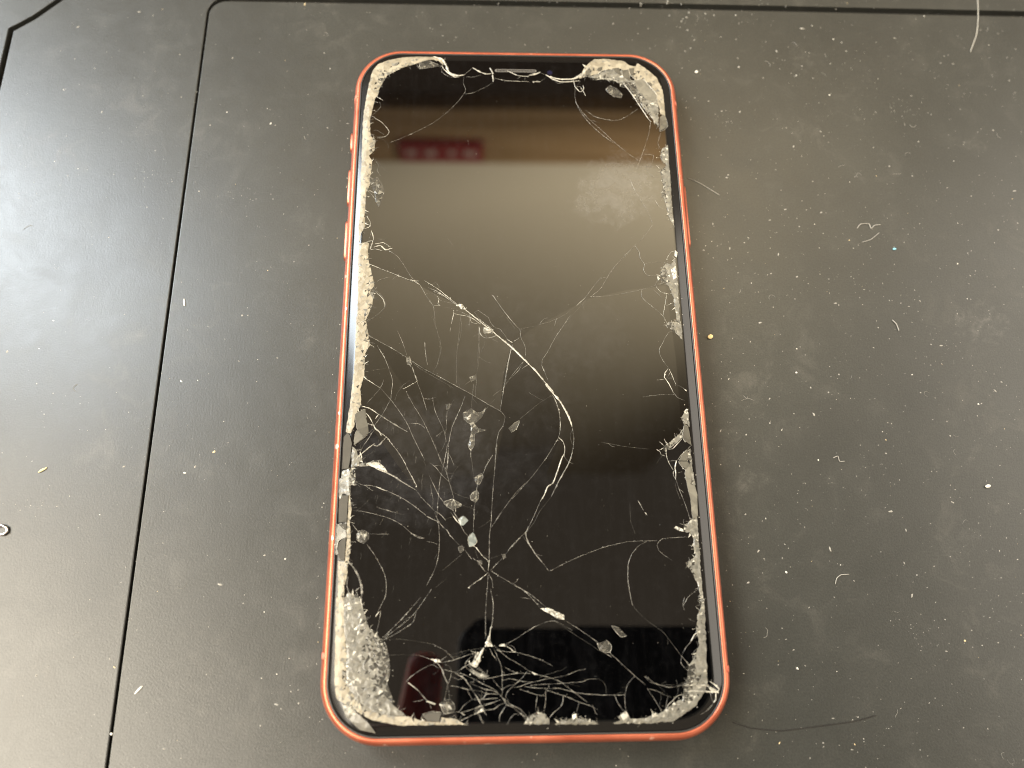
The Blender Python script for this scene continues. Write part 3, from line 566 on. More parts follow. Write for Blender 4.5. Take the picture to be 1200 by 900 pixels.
SHARDS = [
 ('beige',[(-32.34,70.41),(-29.81,71.42),(-25.07,72.47),(-19.1,72.7),(-17.29,72.0),(-17.06,70.07),(-18.27,71.26),(-19.87,71.54),(-21.86,71.19),(-23.82,70.19),(-26.17,69.36),(-28.11,68.2),(-30.04,66.97),(-30.96,65.29),(-31.85,62.91),(-31.99,61.5),(-32.54,60.68),(-32.94,58.58),(-33.16,56.96),(-33.34,55.76),(-33.74,55.34),(-33.79,53.75),(-35.23,53.73),(-34.83,59.71),(-34.39,62.99),(-33.87,66.79),(-33.27,68.95)]),
 ('beige',[(-34.83,37.59),(-35.03,45.87),(-35.14,53.95),(-35.05,57.72),(-33.47,55.35),(-33.45,53.07),(-33.07,50.36),(-32.08,49.47),(-32.16,46.79),(-33.35,45.36),(-32.61,44.13),(-32.69,41.5),(-32.95,38.9),(-32.78,37.61)]),
 ('beige',[(-35.02,41.48),(-34.65,31.22),(-34.87,28.29),(-34.55,23.76),(-34.04,26.23),(-33.37,27.47),(-33.58,30.39),(-33.56,35.88),(-33.0,37.52),(-32.8,41.5)]),
 ('beige',[(-34.57,23.35),(-34.39,18.1),(-34.11,8.67),(-34.12,5.22),(-32.44,5.41),(-31.11,8.68),(-30.67,12.57),(-31.23,15.72),(-32.19,18.91),(-32.56,21.65),(-32.39,23.57),(-33.2,23.77)]),
 ('beige',[(-34.26,6.55),(-34.1,-2.29),(-34.33,-8.15),(-34.62,-12.45),(-35.08,-16.68),(-35.21,-18.01),(-34.15,-18.43),(-33.55,-17.04),(-33.43,-14.51),(-32.31,-12.53),(-32.73,-9.31),(-32.01,-6.41),(-32.06,-1.63),(-31.1,0.24),(-31.54,2.49),(-32.43,6.56)]),
 ('grey',[(-33.5,-14.58),(-32.35,-13.79),(-31.52,-13.53),(-31.27,-15.29),(-30.79,-16.7),(-30.63,-18.27),(-31.43,-19.31),(-32.31,-18.35),(-32.94,-17.39)]),
 ('greyb',[(-32.92,-17.74),(-31.59,-19.39),(-33.36,-20.85),(-33.4,-19.3)]),
 ('crush',[(-33.68,-21.02),(-32.81,-21.88),(-32.42,-22.91),(-31.74,-23.43),(-31.53,-24.28),(-30.7,-24.37),(-29.02,-24.8),(-31.0,-25.04),(-33.15,-25.03),(-33.5,-26.29),(-33.7,-24.6),(-33.8,-22.56)]),
 ('white',[(-30.85,-24.62),(-29.71,-24.15),(-28.37,-24.38),(-27.35,-25.15),(-26.65,-26.25),(-28.16,-25.65),(-29.67,-25.13)]),
 ('clear',[(-30.05,-24.11),(-28.06,-23.87),(-28.12,-24.63),(-29.03,-24.46)]),
 ('crush',[(-35.5,-25.86),(-33.96,-25.28),(-33.41,-26.38),(-32.79,-27.3),(-32.8,-28.81),(-35.59,-28.79),(-35.67,-27.29)]),
 ('crush',[(-36.08,-27.28),(-32.79,-27.3),(-32.66,-28.31),(-33.62,-28.8),(-33.69,-30.71),(-35.18,-30.29),(-35.68,-31.6),(-35.91,-30.28)]),
 ('beige',[(-33.93,-30.71),(-33.64,-30.71),(-33.21,-33.59),(-33.42,-35.86),(-33.13,-38.43),(-33.04,-41.77),(-33.84,-41.76),(-33.89,-38.75),(-33.94,-35.85),(-33.8,-33.91)]),
 ('greyb',[(-35.83,-36.16),(-35.03,-36.01),(-34.75,-36.65),(-34.15,-37.3),(-33.89,-38.59),(-34.87,-38.98),(-35.41,-39.37),(-35.65,-40.8),(-35.36,-41.75),(-35.83,-41.75),(-35.93,-38.73)]),
 ('dark',[(-34.83,-18.25),(-34.3,-18.77),(-33.79,-20.5),(-33.9,-23.24),(-34.2,-25.45),(-35.52,-25.52),(-35.55,-21.87),(-35.53,-19.12)]),
 ('dark',[(-35.24,-30.7),(-33.98,-30.76),(-34.0,-35.85),(-35.61,-35.84),(-35.78,-31.76)]),
 ('dark',[(-35.58,-36.24),(-34.05,-36.18),(-33.97,-37.14),(-34.4,-37.3)]),
 ('dark',[(-33.99,-38.83),(-34.03,-41.76),(-35.12,-41.75),(-35.6,-40.8),(-35.32,-39.53)]),
 ('dark',[(-35.66,-40.39),(-34.02,-40.4),(-34.05,-43.1),(-34.85,-42.96),(-35.38,-41.78)]),
 ('beige',[(-35.29,-42.96),(-34.97,-43.16),(-34.04,-43.3),(-34.12,-40.4),(-33.08,-40.41),(-33.26,-42.98),(-33.43,-45.58),(-33.75,-47.51),(-33.78,-49.42),(-33.67,-51.83),(-34.92,-51.81),(-35.05,-48.13)]),
 ('beige',[(-35.32,-49.66),(-33.68,-49.68),(-33.48,-54.72),(-32.75,-59.36),(-32.7,-64.5),(-30.59,-67.5),(-27.35,-69.46),(-24.17,-70.18),(-21.33,-70.23),(-19.26,-70.91),(-15.63,-71.26),(-15.48,-70.44),(-13.1,-70.77),(-10.94,-71.8),(-15.62,-71.72),(-22.55,-71.69),(-27.6,-70.8),(-31.47,-68.84),(-34.24,-67.06),(-34.74,-64.47),(-34.9,-60.55)]),
 ('crush',[(-33.75,-49.68),(-31.12,-49.71),(-30.02,-52.26),(-28.98,-55.03),(-27.9,-56.19),(-26.3,-57.3),(-26.45,-60.06),(-25.13,-62.66),(-25.33,-64.31),(-25.79,-66.39),(-24.24,-68.19),(-21.97,-69.99),(-24.17,-70.18),(-27.35,-69.46),(-30.59,-67.5),(-32.7,-64.5),(-32.75,-59.36),(-33.54,-54.72)]),
 ('crush',[(-33.03,-48.73),(-31.94,-49.44),(-30.83,-50.72),(-30.39,-51.87),(-33.39,-51.83),(-33.5,-49.68)]),
 ('clear',[(-26.06,-57.61),(-25.16,-60.08),(-24.9,-62.81),(-25.32,-64.61),(-23.93,-67.9),(-24.24,-68.19),(-25.79,-66.39),(-25.13,-62.66),(-26.39,-60.06)]),
 ('greyb',[(-33.08,-68.05),(-30.17,-69.71),(-28.21,-71.34),(-27.04,-72.95),(-29.73,-72.33),(-32.34,-70.11)]),
 ('white',[(-33.08,-68.05),(-31.49,-68.37),(-30.49,-69.55),(-30.95,-69.84),(-32.71,-69.23)]),
 ('beige',[(18.54,72.76),(21.18,72.91),(25.21,72.14),(26.75,70.7),(28.03,70.48),(28.61,71.37),(31.12,69.31),(32.99,67.17),(34.04,63.82),(34.17,59.56),(34.16,56.75),(33.08,57.2),(32.9,59.07),(32.52,60.47),(32.45,62.37),(30.84,65.21),(29.73,66.63),(27.71,66.69),(26.59,68.03),(24.66,69.69),(22.64,69.66),(20.6,69.28),(18.94,68.29),(17.3,67.63),(16.08,67.37),(14.65,66.77),(15.33,68.56),(16.2,70.28)]),
 ('crush',[(16.48,67.28),(18.93,68.14),(21.41,69.39),(23.03,69.42),(25.04,69.21),(26.9,66.58),(29.73,66.63),(32.62,61.9),(32.77,59.54),(32.35,53.71),(30.3,57.16),(28.2,60.32),(26.67,62.75),(25.19,64.88),(22.86,66.28),(19.67,66.71)]),
 ('grey',[(22.64,69.66),(24.07,69.92),(24.62,67.61),(23.2,68.84)]),
 ('grey',[(24.84,69.21),(26.26,69.38),(26.55,66.1),(24.94,67.52)]),
 ('grey',[(26.48,69.72),(27.71,69.89),(27.39,68.04),(26.85,67.74)]),
 ('grey',[(26.41,65.14),(27.72,63.63),(26.71,63.47)]),
 ('grey',[(16.14,68.82),(17.37,69.33),(16.98,67.63),(16.09,67.61)]),
 ('grey',[(19.21,69.84),(20.23,70.1),(19.77,68.88),(18.77,69.11)]),
 ('grey',[(30.49,65.92),(31.48,65.7),(31.61,64.64),(30.84,65.21)]),
 ('greyb',[(27.49,66.35),(29.42,66.82),(32.45,62.27),(32.04,60.56),(30.16,61.01),(28.03,63.97)]),
 ('grey',[(32.81,56.26),(33.66,57.02),(34.28,56.19),(34.45,53.74),(32.58,52.47)]),
 ('crush',[(32.8,47.92),(34.13,48.93),(34.19,46.67),(33.86,38.24),(32.67,38.23),(32.14,39.98),(33.25,40.87),(31.99,42.18),(33.45,43.53),(32.38,44.85),(32.07,45.97)]),
 ('crush',[(32.05,41.96),(34.12,42.2),(33.84,33.47),(33.97,27.74),(33.04,30.48),(32.54,33.89),(31.77,36.48),(32.48,38.23)]),
 ('crush',[(31.63,19.23),(32.53,18.83),(33.59,20.47),(33.72,16.0),(33.49,5.33),(32.79,5.72),(32.62,10.41),(31.76,13.59),(30.04,15.18),(30.11,17.2)]),
 ('crush',[(30.45,4.75),(31.15,5.52),(33.68,5.53),(33.67,4.17),(33.67,1.39),(32.72,2.54),(31.89,3.4)]),
 ('white',[(32.43,17.61),(33.61,18.43),(33.57,15.6),(32.8,15.19)]),
 ('white',[(33.72,22.2),(34.24,21.7),(33.88,20.47),(33.51,20.88)]),
 ('white',[(29.37,16.18),(29.99,15.5),(29.51,14.98)]),
 ('crush',[(33.19,-13.53),(33.56,-13.71),(33.61,-17.37),(33.1,-16.75),(32.48,-16.92),(32.31,-15.85),(32.03,-15.41)]),
 ('crush',[(32.15,-17.81),(31.97,-19.57),(30.15,-21.14),(28.9,-21.83),(28.33,-22.52),(28.11,-21.3),(29.17,-20.52),(31.01,-19.04)]),
 ('grey',[(32.46,-17.1),(33.24,-17.19),(33.6,-21.15),(32.62,-20.45),(32.0,-19.57),(32.22,-17.98)]),
 ('crush',[(32.73,-22.2),(33.37,-21.76),(33.44,-26.0),(33.8,-29.15),(32.95,-28.81),(32.23,-29.23),(33.01,-26.0),(33.13,-24.62),(32.53,-23.58)]),
 ('greyb',[(32.16,-25.99),(33.1,-24.97),(32.95,-28.72),(32.15,-29.23),(31.82,-27.02)]),
 ('grey',[(30.75,-24.44),(32.46,-24.45),(32.93,-24.97),(32.15,-26.08),(31.19,-25.3)]),
 ('grey',[(31.55,-23.06),(32.74,-22.11),(32.56,-24.27),(30.94,-24.27)]),
 ('greyb',[(32.11,-28.72),(33.59,-29.24),(33.93,-31.09),(33.61,-35.25),(32.69,-35.74),(32.53,-34.75),(32.51,-31.92)]),
 ('crush',[(32.08,-36.06),(33.54,-35.25),(33.52,-37.72),(33.31,-42.41),(32.32,-42.4),(32.38,-39.33),(31.94,-38.71),(31.14,-38.38),(28.88,-37.55),(29.86,-37.68),(30.68,-37.85),(30.73,-36.79),(31.63,-36.47)]),
 ('white',[(28.88,-37.51),(29.24,-37.11),(30.53,-37.69),(30.65,-38.18),(29.84,-38.01)]),
 ('crush',[(32.12,-43.2),(33.54,-41.28),(33.31,-45.75),(33.38,-50.45),(33.4,-51.68),(32.95,-51.68),(32.73,-48.57),(31.51,-45.73),(30.49,-44.2)]),
 ('crush',[(32.71,-52.37),(33.55,-50.61),(32.96,-63.04),(32.77,-65.78),(29.92,-65.44),(28.96,-65.12),(29.67,-62.54),(31.19,-60.24),(31.91,-58.85),(31.54,-56.18),(31.93,-53.64)]),
 ('crush',[(32.06,-67.13),(30.23,-69.41),(26.14,-71.8),(21.61,-72.11),(15.19,-72.0),(16.51,-71.5),(16.06,-70.9),(17.56,-69.89),(18.29,-71.23),(21.03,-71.22),(23.01,-70.57),(24.33,-70.21),(26.39,-68.69),(28.06,-68.12),(28.34,-66.62),(29.74,-67.55)]),
 ('crush',[(28.33,-66.77),(28.96,-65.12),(32.77,-65.78),(32.06,-67.13),(29.73,-67.61)]),
 ('white',[(22.2,-70.56),(23.02,-70.36),(23.47,-70.87),(22.33,-71.06)]),
 ('white',[(16.56,-70.61),(17.62,-69.98),(18.02,-70.93),(16.99,-71.5)]),
 ('crush',[(-0.83,-71.85),(0.22,-70.35),(1.51,-69.84),(2.78,-70.09),(3.78,-71.05),(3.69,-71.93)]),
 ('crush',[(4.71,-72.03),(5.94,-71.32),(8.19,-70.95),(11.07,-71.11),(12.63,-72.14)]),
 ('white',[(7.89,-70.47),(8.54,-70.25),(8.77,-71.08),(8.02,-71.21)]),
 ('white',[(32.82,-65.98),(34.03,-66.57),(34.71,-67.07),(33.56,-67.05)]),
 ('white',[(2.58,-52.08),(4.24,-52.03),(7.03,-53.34),(7.0,-54.13),(5.52,-53.8)]),
 ('clear',[(15.75,-55.35),(17.06,-55.68),(18.48,-57.11),(17.31,-57.25)]),
 ('clear',[(12.95,-58.44),(14.63,-57.84),(15.57,-58.79),(15.18,-60.02),(13.55,-59.69)]),
 ('white',[(-13.24,9.4),(-12.4,9.4),(-11.56,8.27),(-12.5,8.16)]),
 ('crush',[(-7.82,4.24),(-6.68,4.24),(-5.65,3.46),(-6.06,2.69),(-7.1,2.91),(-7.92,3.35)]),
 ('clear',[(-10.97,-20.61),(-9.79,-20.61),(-10.04,-21.47),(-10.46,-21.82),(-10.8,-21.47)]),
 ('clear',[(-11.94,-14.29),(-10.4,-13.41),(-9.2,-14.3),(-8.0,-13.95),(-7.49,-13.24),(-8.18,-15.01),(-9.71,-16.6),(-8.69,-17.65),(-7.5,-17.9),(-9.54,-18.53),(-9.77,-20.96),(-10.37,-21.82),(-10.88,-20.95),(-10.39,-18.52),(-10.46,-16.77),(-11.76,-15.71)]),
 ('white',[(-11.42,-15.36),(-10.33,-14.47),(-10.57,-15.54),(-11.08,-15.78)]),
 ('clear',[(-2.97,-17.5),(-1.86,-16.45),(-0.66,-15.92),(-1.37,-17.68),(-2.4,-18.38)]),
 ('clear',[(-10.77,-6.72),(-9.56,-6.29),(-9.56,-7.27),(-10.42,-7.75)]),
 ('clear',[(-15.48,-12.5),(-14.59,-12.32),(-14.85,-13.39),(-15.36,-13.57)]),
 ('clear',[(-23.69,-2.48),(-23.0,-2.3),(-22.6,-4.14),(-23.48,-3.96)]),
 ('clear',[(-9.69,-27.44),(-8.36,-26.52),(-8.02,-27.45),(-8.69,-28.8),(-9.35,-28.79)]),
 ('clear',[(-10.51,-30.95),(-9.68,-30.13),(-8.86,-30.3),(-8.85,-31.46),(-9.51,-32.28),(-10.34,-31.78)]),
 ('clear',[(-15.61,-32.24),(-13.97,-31.59),(-12.15,-32.68),(-13.29,-33.41),(-13.78,-33.73),(-14.94,-33.07)]),
 ('chip',[(-12.78,-35.54),(-11.81,-34.81),(-10.82,-35.72),(-11.79,-36.68),(-12.28,-36.68)]),
 ('chip',[(-10.88,-38.95),(-9.99,-37.99),(-9.67,-38.32),(-9.18,-39.61),(-9.66,-40.4),(-10.63,-40.71)]),
 ('clear',[(-12.74,-40.69),(-11.93,-40.3),(-11.6,-41.34),(-12.41,-41.81)]),
 ('clear',[(-9.17,-43.27),(-8.37,-43.12),(-8.21,-43.91),(-8.85,-44.06)]),
 ('clear',[(-4.4,-42.2),(-3.83,-42.05),(-3.68,-42.69),(-4.17,-43.0)]),
 ('white',[(-31.21,-38.13),(-30.25,-38.14),(-30.42,-39.26)]),
 ('clear',[(-32.02,-38.12),(-30.93,-37.33),(-29.77,-37.98),(-29.66,-39.1),(-30.49,-39.89),(-31.8,-39.4)]),
 ('white',[(-17.29,-60.78),(-16.03,-60.71),(-15.66,-61.23),(-16.56,-61.3)]),
 ('white',[(-7.7,-58.0),(-6.96,-56.96),(-6.6,-57.84),(-6.24,-58.71),(-7.34,-58.69)]),
 ('crush',[(-9.52,-59.87),(-8.43,-59.36),(-8.43,-61.08),(-9.33,-62.26),(-10.6,-61.73),(-9.7,-60.89)]),
 ('crush',[(-10.6,-62.41),(-9.33,-63.1),(-7.53,-63.55),(-6.99,-63.81),(-8.07,-64.05),(-9.87,-63.35)]),
 ('clear',[(-15.73,-68.35),(-14.14,-67.71),(-13.06,-68.89),(-13.23,-69.71),(-15.0,-69.84)]),
 ('white',[(-15.55,-68.35),(-14.13,-68.38),(-13.59,-69.21),(-14.48,-68.86)]),
 ('clear',[(-9.32,-68.95),(-8.08,-68.64),(-7.72,-69.47),(-9.5,-70.09)]),
 ('white',[(-8.61,-69.29),(-8.08,-69.13),(-7.81,-69.55),(-8.43,-69.7)]),
 ('clear',[(-18.88,-69.94),(-17.3,-69.48),(-15.53,-69.67),(-15.52,-70.0),(-16.59,-69.81),(-18.0,-69.96)]),
 ('dark',[(-18.88,-70.1),(-17.48,-69.64),(-15.53,-69.75),(-15.86,-71.13),(-17.98,-71.02)]),
 ('white',[(-5.08,-58.55),(-4.17,-58.18),(-3.99,-58.65)]),
 ('white',[(0.85,-63.17),(1.84,-63.52),(1.29,-63.63)]),
 ('clear',[(-32.95,38.9),(-31.3,39.78),(-29.67,36.35),(-30.63,32.3),(-31.43,33.77),(-31.69,35.47)]),
 ('clear',[(20.73,63.85),(21.78,64.92),(23.53,63.9),(24.65,62.49),(24.19,61.39),(22.61,61.74),(21.28,62.91)]),
 ('clear',[(-22.64,70.58),(-21.06,71.33),(-18.26,70.17),(-18.25,69.69),(-22.6,69.01)]),
]
PANE_PIECES = [
 [(-32.24,18.51),(-22.74,14.37),(-11.73,8.34),(-2.17,0.14),(-3.82,-6.37),(-4.58,-13.96),(-13.88,-8.36),(-23.34,-2.67),(-32.25,2.75)],
 [(-2.17,0.14),(3.16,-6.37),(6.17,-10.93),(7.42,-15.42),(7.12,-19.29),(3.05,-25.49),(-1.74,-31.51),(-6.56,-37.05),(-6.21,-30.82),(-5.51,-25.44),(-3.56,-15.03),(-4.58,-13.96),(-3.82,-6.37)],
 [(-32.25,2.75),(-23.34,-2.67),(-13.88,-8.36),(-4.58,-13.96),(-3.56,-15.03),(-5.51,-25.44),(-6.21,-30.82),(-6.73,-37.05),(-7.08,-45.02),(-11.48,-34.57),(-13.15,-30.77),(-15.87,-25.21),(-19.25,-15.33),(-23.48,-9.61),(-27.3,-3.59)],
 [(-32.25,2.75),(-27.3,-3.59),(-23.48,-9.61),(-19.25,-15.33),(-15.87,-25.21),(-13.15,-30.77),(-11.48,-34.57),(-7.08,-45.02),(-12.27,-38.94),(-17.22,-33.71),(-20.93,-29.55),(-24.7,-24.82),(-28.39,-19.66),(-32.16,-14.41),(-32.36,-6.34)],
 [(-32.16,-14.41),(-28.39,-19.66),(-24.7,-24.82),(-20.93,-29.55),(-17.22,-33.71),(-12.27,-38.94),(-7.08,-45.02),(-11.4,-47.62),(-17.44,-48.33),(-16.78,-40.5),(-18.81,-35.98),(-24.14,-32.01),(-28.84,-29.17),(-33.14,-28.47)],
 [(-33.04,-33.91),(-28.62,-34.44),(-24.51,-35.93),(-20.35,-39.67),(-16.63,-40.02),(-16.46,-40.5),(-17.44,-48.33),(-21.58,-53.61),(-26.47,-56.68),(-29.33,-55.01),(-31.77,-49.7)],
 [(-7.08,-45.02),(-1.33,-48.2),(3.7,-51.94),(11.46,-57.03),(15.25,-60.36),(19.67,-65.25),(22.52,-69.31),(12.41,-70.57),(-2.9,-70.32),(-6.66,-59.02),(-6.47,-51.52)],
 [(-7.08,-45.02),(-2.02,-39.83),(0.29,-38.24),(3.91,-43.87),(4.69,-44.98),(13.75,-42.06),(23.71,-40.23),(32.34,-39.82),(32.46,-53.51),(28.27,-65.38),(22.83,-69.32),(15.25,-60.36),(3.7,-51.94),(-1.33,-48.2)],
 [(7.29,-19.29),(7.25,-15.42),(6.17,-10.93),(3.16,-6.37),(-2.17,0.14),(1.97,3.75),(14.42,10.75),(22.72,12.76),(31.04,13.78),(31.95,-2.68),(31.9,-20.8),(32.38,-39.33),(23.71,-40.23),(13.75,-42.06),(4.69,-44.98),(0.29,-38.24),(2.93,-30.88)],
]


# ------------------------------------------------------------------ helpers
def link(name, me, mat=None, parent=None):
    o = bpy.data.objects.new(name, me)
    COL.objects.link(o)
    if mat is not None:
        if isinstance(mat, (list, tuple)):
            for m in mat:
                me.materials.append(m)
        else:
            me.materials.append(mat)
    if parent is not None:
        o.parent = parent
    return o


def tag(o, label=None, cat=None, group=None, kind=None):
    if label: o['label'] = label
    if cat: o['category'] = cat
    if group: o['group'] = group
    if kind: o['kind'] = kind
    return o


def bm_obj(name, bm, mat, parent=None, smooth=False):
    me = bpy.data.meshes.new(name)
    bmesh.ops.recalc_face_normals(bm, faces=bm.faces)
    bm.to_mesh(me)
    bm.free()
    if smooth:
        for f in me.polygons: f.use_smooth = True
    return link(name, me, mat, parent)


def material(name, base=(0.5, 0.5, 0.5), rough=0.5, metal=0.0, spec=0.5):
    m = bpy.data.materials.new(name)
    m.use_nodes = True
    nt = m.node_tree
    b = nt.nodes['Principled BSDF']
    b.inputs['Base Color'].default_value = (*base, 1)
    b.inputs['Roughness'].default_value = rough
    b.inputs['Metallic'].default_value = metal
    b.inputs['Specular IOR Level'].default_value = spec
    return m, nt, b


def tex(nt, kind, scale=None, **kw):
    n = nt.nodes.new(kind)
    if scale is not None: n.inputs['Scale'].default_value = scale
    for k, v in kw.items():
        if k in n.inputs: n.inputs[k].default_value = v
        else: setattr(n, k, v)
    return n


def objco(nt, scale=None, loc=None, rot=None):
    tc = nt.nodes.new('ShaderNodeTexCoord')
    if scale is None and loc is None and rot is None: return tc.outputs['Object']
    mp = nt.nodes.new('ShaderNodeMapping')
    nt.links.new(tc.outputs['Object'], mp.inputs['Vector'])
    if scale: mp.inputs['Scale'].default_value = scale
    if loc: mp.inputs['Location'].default_value = loc
    if rot: mp.inputs['Rotation'].default_value = rot
    return mp.outputs['Vector']


def ramp(nt, src, stops):
    r = nt.nodes.new('ShaderNodeValToRGB')
    el = r.color_ramp.elements
    while len(el) > 1: el.remove(el[-1])
    for i, (p, c) in enumerate(stops):
        e = el[0] if i == 0 else el.new(p)
        e.position = p
        e.color = (*c, 1) if isinstance(c, (tuple, list)) else (c, c, c, 1)
    nt.links.new(src, r.inputs['Fac'])
    return r.outputs['Color']


def mix(nt, fac, a, b, blend='MIX'):
    n = nt.nodes.new('ShaderNodeMix')
    n.data_type = 'RGBA'
    n.blend_type = blend
    for sock, v in ((n.inputs[0], fac), (n.inputs[6], a), (n.inputs[7], b)):
        if isinstance(v, (int, float)): sock.default_value = v
        elif isinstance(v, (tuple, list)): sock.default_value = (*v, 1)
        else: nt.links.new(v, sock)
    return n.outputs[2]


def math_(nt, op, a, b=None, clamp=False):
    n = nt.nodes.new('ShaderNodeMath')
    n.operation = op
    n.use_clamp = clamp
    for i, v in enumerate((a, b)):
        if v is None: continue
        if isinstance(v, (int, float)): n.inputs[i].default_value = v
        else: nt.links.new(v, n.inputs[i])
    return n.outputs[0]


def bump(nt, b, height, strength, dist):
    n = nt.nodes.new('ShaderNodeBump')
    n.inputs['Strength'].default_value = strength
    n.inputs['Distance'].default_value = dist
    nt.links.new(height, n.inputs['Height'])
    nt.links.new(n.outputs['Normal'], b.inputs['Normal'])


# ------------------------------------------------------------------ materials
def blob_mask(nt, cx, cy, rx, ry, rot, nscale, lo=0.35, hi=0.75):
    """soft uneven patch of grime on the glass, fixed to the glass"""
    L = nt.links
    tc = nt.nodes.new('ShaderNodeTexCoord')
    mp = nt.nodes.new('ShaderNodeMapping')
    mp.vector_type = 'TEXTURE'
    mp.inputs['Location'].default_value = (cx * MM, cy * MM, 8.3 * MM)
    mp.inputs['Rotation'].default_value = (0, 0, rot)
    mp.inputs['Scale'].default_value = (rx * MM, ry * MM, 10 * MM)
    L.new(tc.outputs['Object'], mp.inputs['Vector'])
    ln = nt.nodes.new('ShaderNodeVectorMath'); ln.operation = 'LENGTH'
    L.new(mp.outputs['Vector'], ln.inputs[0])
    n = tex(nt, 'ShaderNodeTexNoise', nscale, Detail=5.0, Roughness=0.7, Distortion=0.5)
    L.new(tc.outputs['Object'], n.inputs['Vector'])
    d = math_(nt, 'SUBTRACT', math_(nt, 'ADD', 1.15, math_(nt, 'MULTIPLY', math_(nt, 'SUBTRACT', n.outputs['Fac'], 0.5), 1.3)), ln.outputs['Value'])
    d = ramp(nt, d, [(0.05, 0.0), (0.6, 1.0)])
    g = ramp(nt, n.outputs['Fac'], [(lo, 0.25), (hi, 1.0)])
    return math_(nt, 'MULTIPLY', d, g)


def make_plastic():
    m, nt, b = material('black_plastic', rough=0.4)
    L = nt.links
    co = objco(nt)
    big = tex(nt, 'ShaderNodeTexNoise', 28.0, Detail=5.0, Roughness=0.62); L.new(co, big.inputs['Vector'])
    mid = tex(nt, 'ShaderNodeTexNoise', 130.0, Detail=6.0, Roughness=0.7, Distortion=0.8); L.new(co, mid.inputs['Vector'])
    stretched = objco(nt, scale=(1.0, 3.2, 1.0), rot=(0, 0, 0.5))
    scuff = tex(nt, 'ShaderNodeTexNoise', 75.0, Detail=3.0, Roughness=0.55, Distortion=1.6); L.new(stretched, scuff.inputs['Vector'])
    grain = tex(nt, 'ShaderNodeTexNoise', 2600.0, Detail=2.0); L.new(co, grain.inputs['Vector'])
    base = ramp(nt, big.outputs['Fac'], [(0.3, (0.0215, 0.0222, 0.0195)), (0.7, (0.0300, 0.0308, 0.0270))])
    film = ramp(nt, mid.outputs['Fac'], [(0.52, 0.0), (0.72, 1.0)])
    filmf = math_(nt, 'MULTIPLY', film, ramp(nt, big.outputs['Fac'], [(0.45, 0.0), (0.65, 0.45)]))
    base = mix(nt, filmf, base, (0.085, 0.080, 0.068))
    sc1 = ramp(nt, scuff.outputs['Fac'], [(0.70, 0.0), (0.76, 0.35)])
    base = mix(nt, sc1, base, (0.014, 0.0135, 0.0125))
    for cx, cy, rx, ry, ro, k, colr in ((104, 9, 9, 7, 0.4, 0.55, (0.12, 0.115, 0.10)), (112, 55, 5, 3.5, 0, 0.5, (0.12, 0.115, 0.10)), (73, 81, 5, 6, 0, 0.4, (0.10, 0.096, 0.085)),
                                        (48, -27, 5, 3.5, 0.5, 0.5, (0.10, 0.096, 0.085)), (53, -31, 4, 3.5, 0, 0.5, (0.010, 0.0098, 0.009)), (90, -40, 8, 5, 0.2, 0.3, (0.10, 0.096, 0.085)),
                                        (-100, -60, 16, 12, 0.3, 0.35, (0.075, 0.071, 0.062)), (-60, -66, 12, 18, 0.1, 0.35, (0.075, 0.071, 0.062))):
        base = mix(nt, math_(nt, 'MULTIPLY', blob_mask(nt, cx, cy, rx, ry, ro, 380, 0.45, 0.7), k), base, colr)
    gr = ramp(nt, grain.outputs['Fac'], [(0.35, 0.86), (0.65, 1.12)])
    base = mix(nt, 1.0, base, gr, 'MULTIPLY')
    L.new(base, b.inputs['Base Color'])
    rr = ramp(nt, mid.outputs['Fac'], [(0.3, 0.30), (0.7, 0.36)])
    L.new(rr, b.inputs['Roughness'])
    h = math_(nt, 'ADD', grain.outputs['Fac'], math_(nt, 'MULTIPLY', mid.outputs['Fac'], 0.9))
    bump(nt, b, h, 0.16, 0.00012)
    return m


PLASTIC = make_plastic()
GROOVE = material('groove_plastic', (0.02, 0.019, 0.017), 0.6, 0, 0.3)[0]


def make_frame_mat():
    m, nt, b = material('red_anodised_aluminium', (0.6, 0.16, 0.09), 0.36, 0.7)
    n = tex(nt, 'ShaderNodeTexNoise', 160.0, Detail=4.0); nt.links.new(objco(nt), n.inputs['Vector'])
    c = ramp(nt, n.outputs['Fac'], [(0.3, (0.39, 0.096, 0.052)), (0.7, (0.51, 0.150, 0.085))])
    v = tex(nt, 'ShaderNodeTexNoise', 420.0, Detail=2.0); nt.links.new(objco(nt), v.inputs['Vector'])
    nick = ramp(nt, v.outputs['Fac'], [(0.69, 0.0), (0.74, 1.0)])
    nt.links.new(mix(nt, nick, c, (0.75, 0.50, 0.40)), b.inputs['Base Color'])
    nt.links.new(ramp(nt, n.outputs['Fac'], [(0.3, 0.30), (0.7, 0.44)]), b.inputs['Roughness'])
    return m


FRAME = make_frame_mat()
ANTENNA = material('antenna_plastic', (0.62, 0.17, 0.11), 0.45)[0]
GASKET = material('gasket_plastic', (0.030, 0.028, 0.026), 0.42)[0]
BACK = material('back_glass_red', (0.45, 0.02, 0.02), 0.1)[0]
METALGREY = material('earpiece_mesh_metal', (0.09, 0.085, 0.078), 0.5, 0.3)[0]
BLACKGLOSS = material('black_gloss', (0.004, 0.004, 0.005), 0.08)[0]


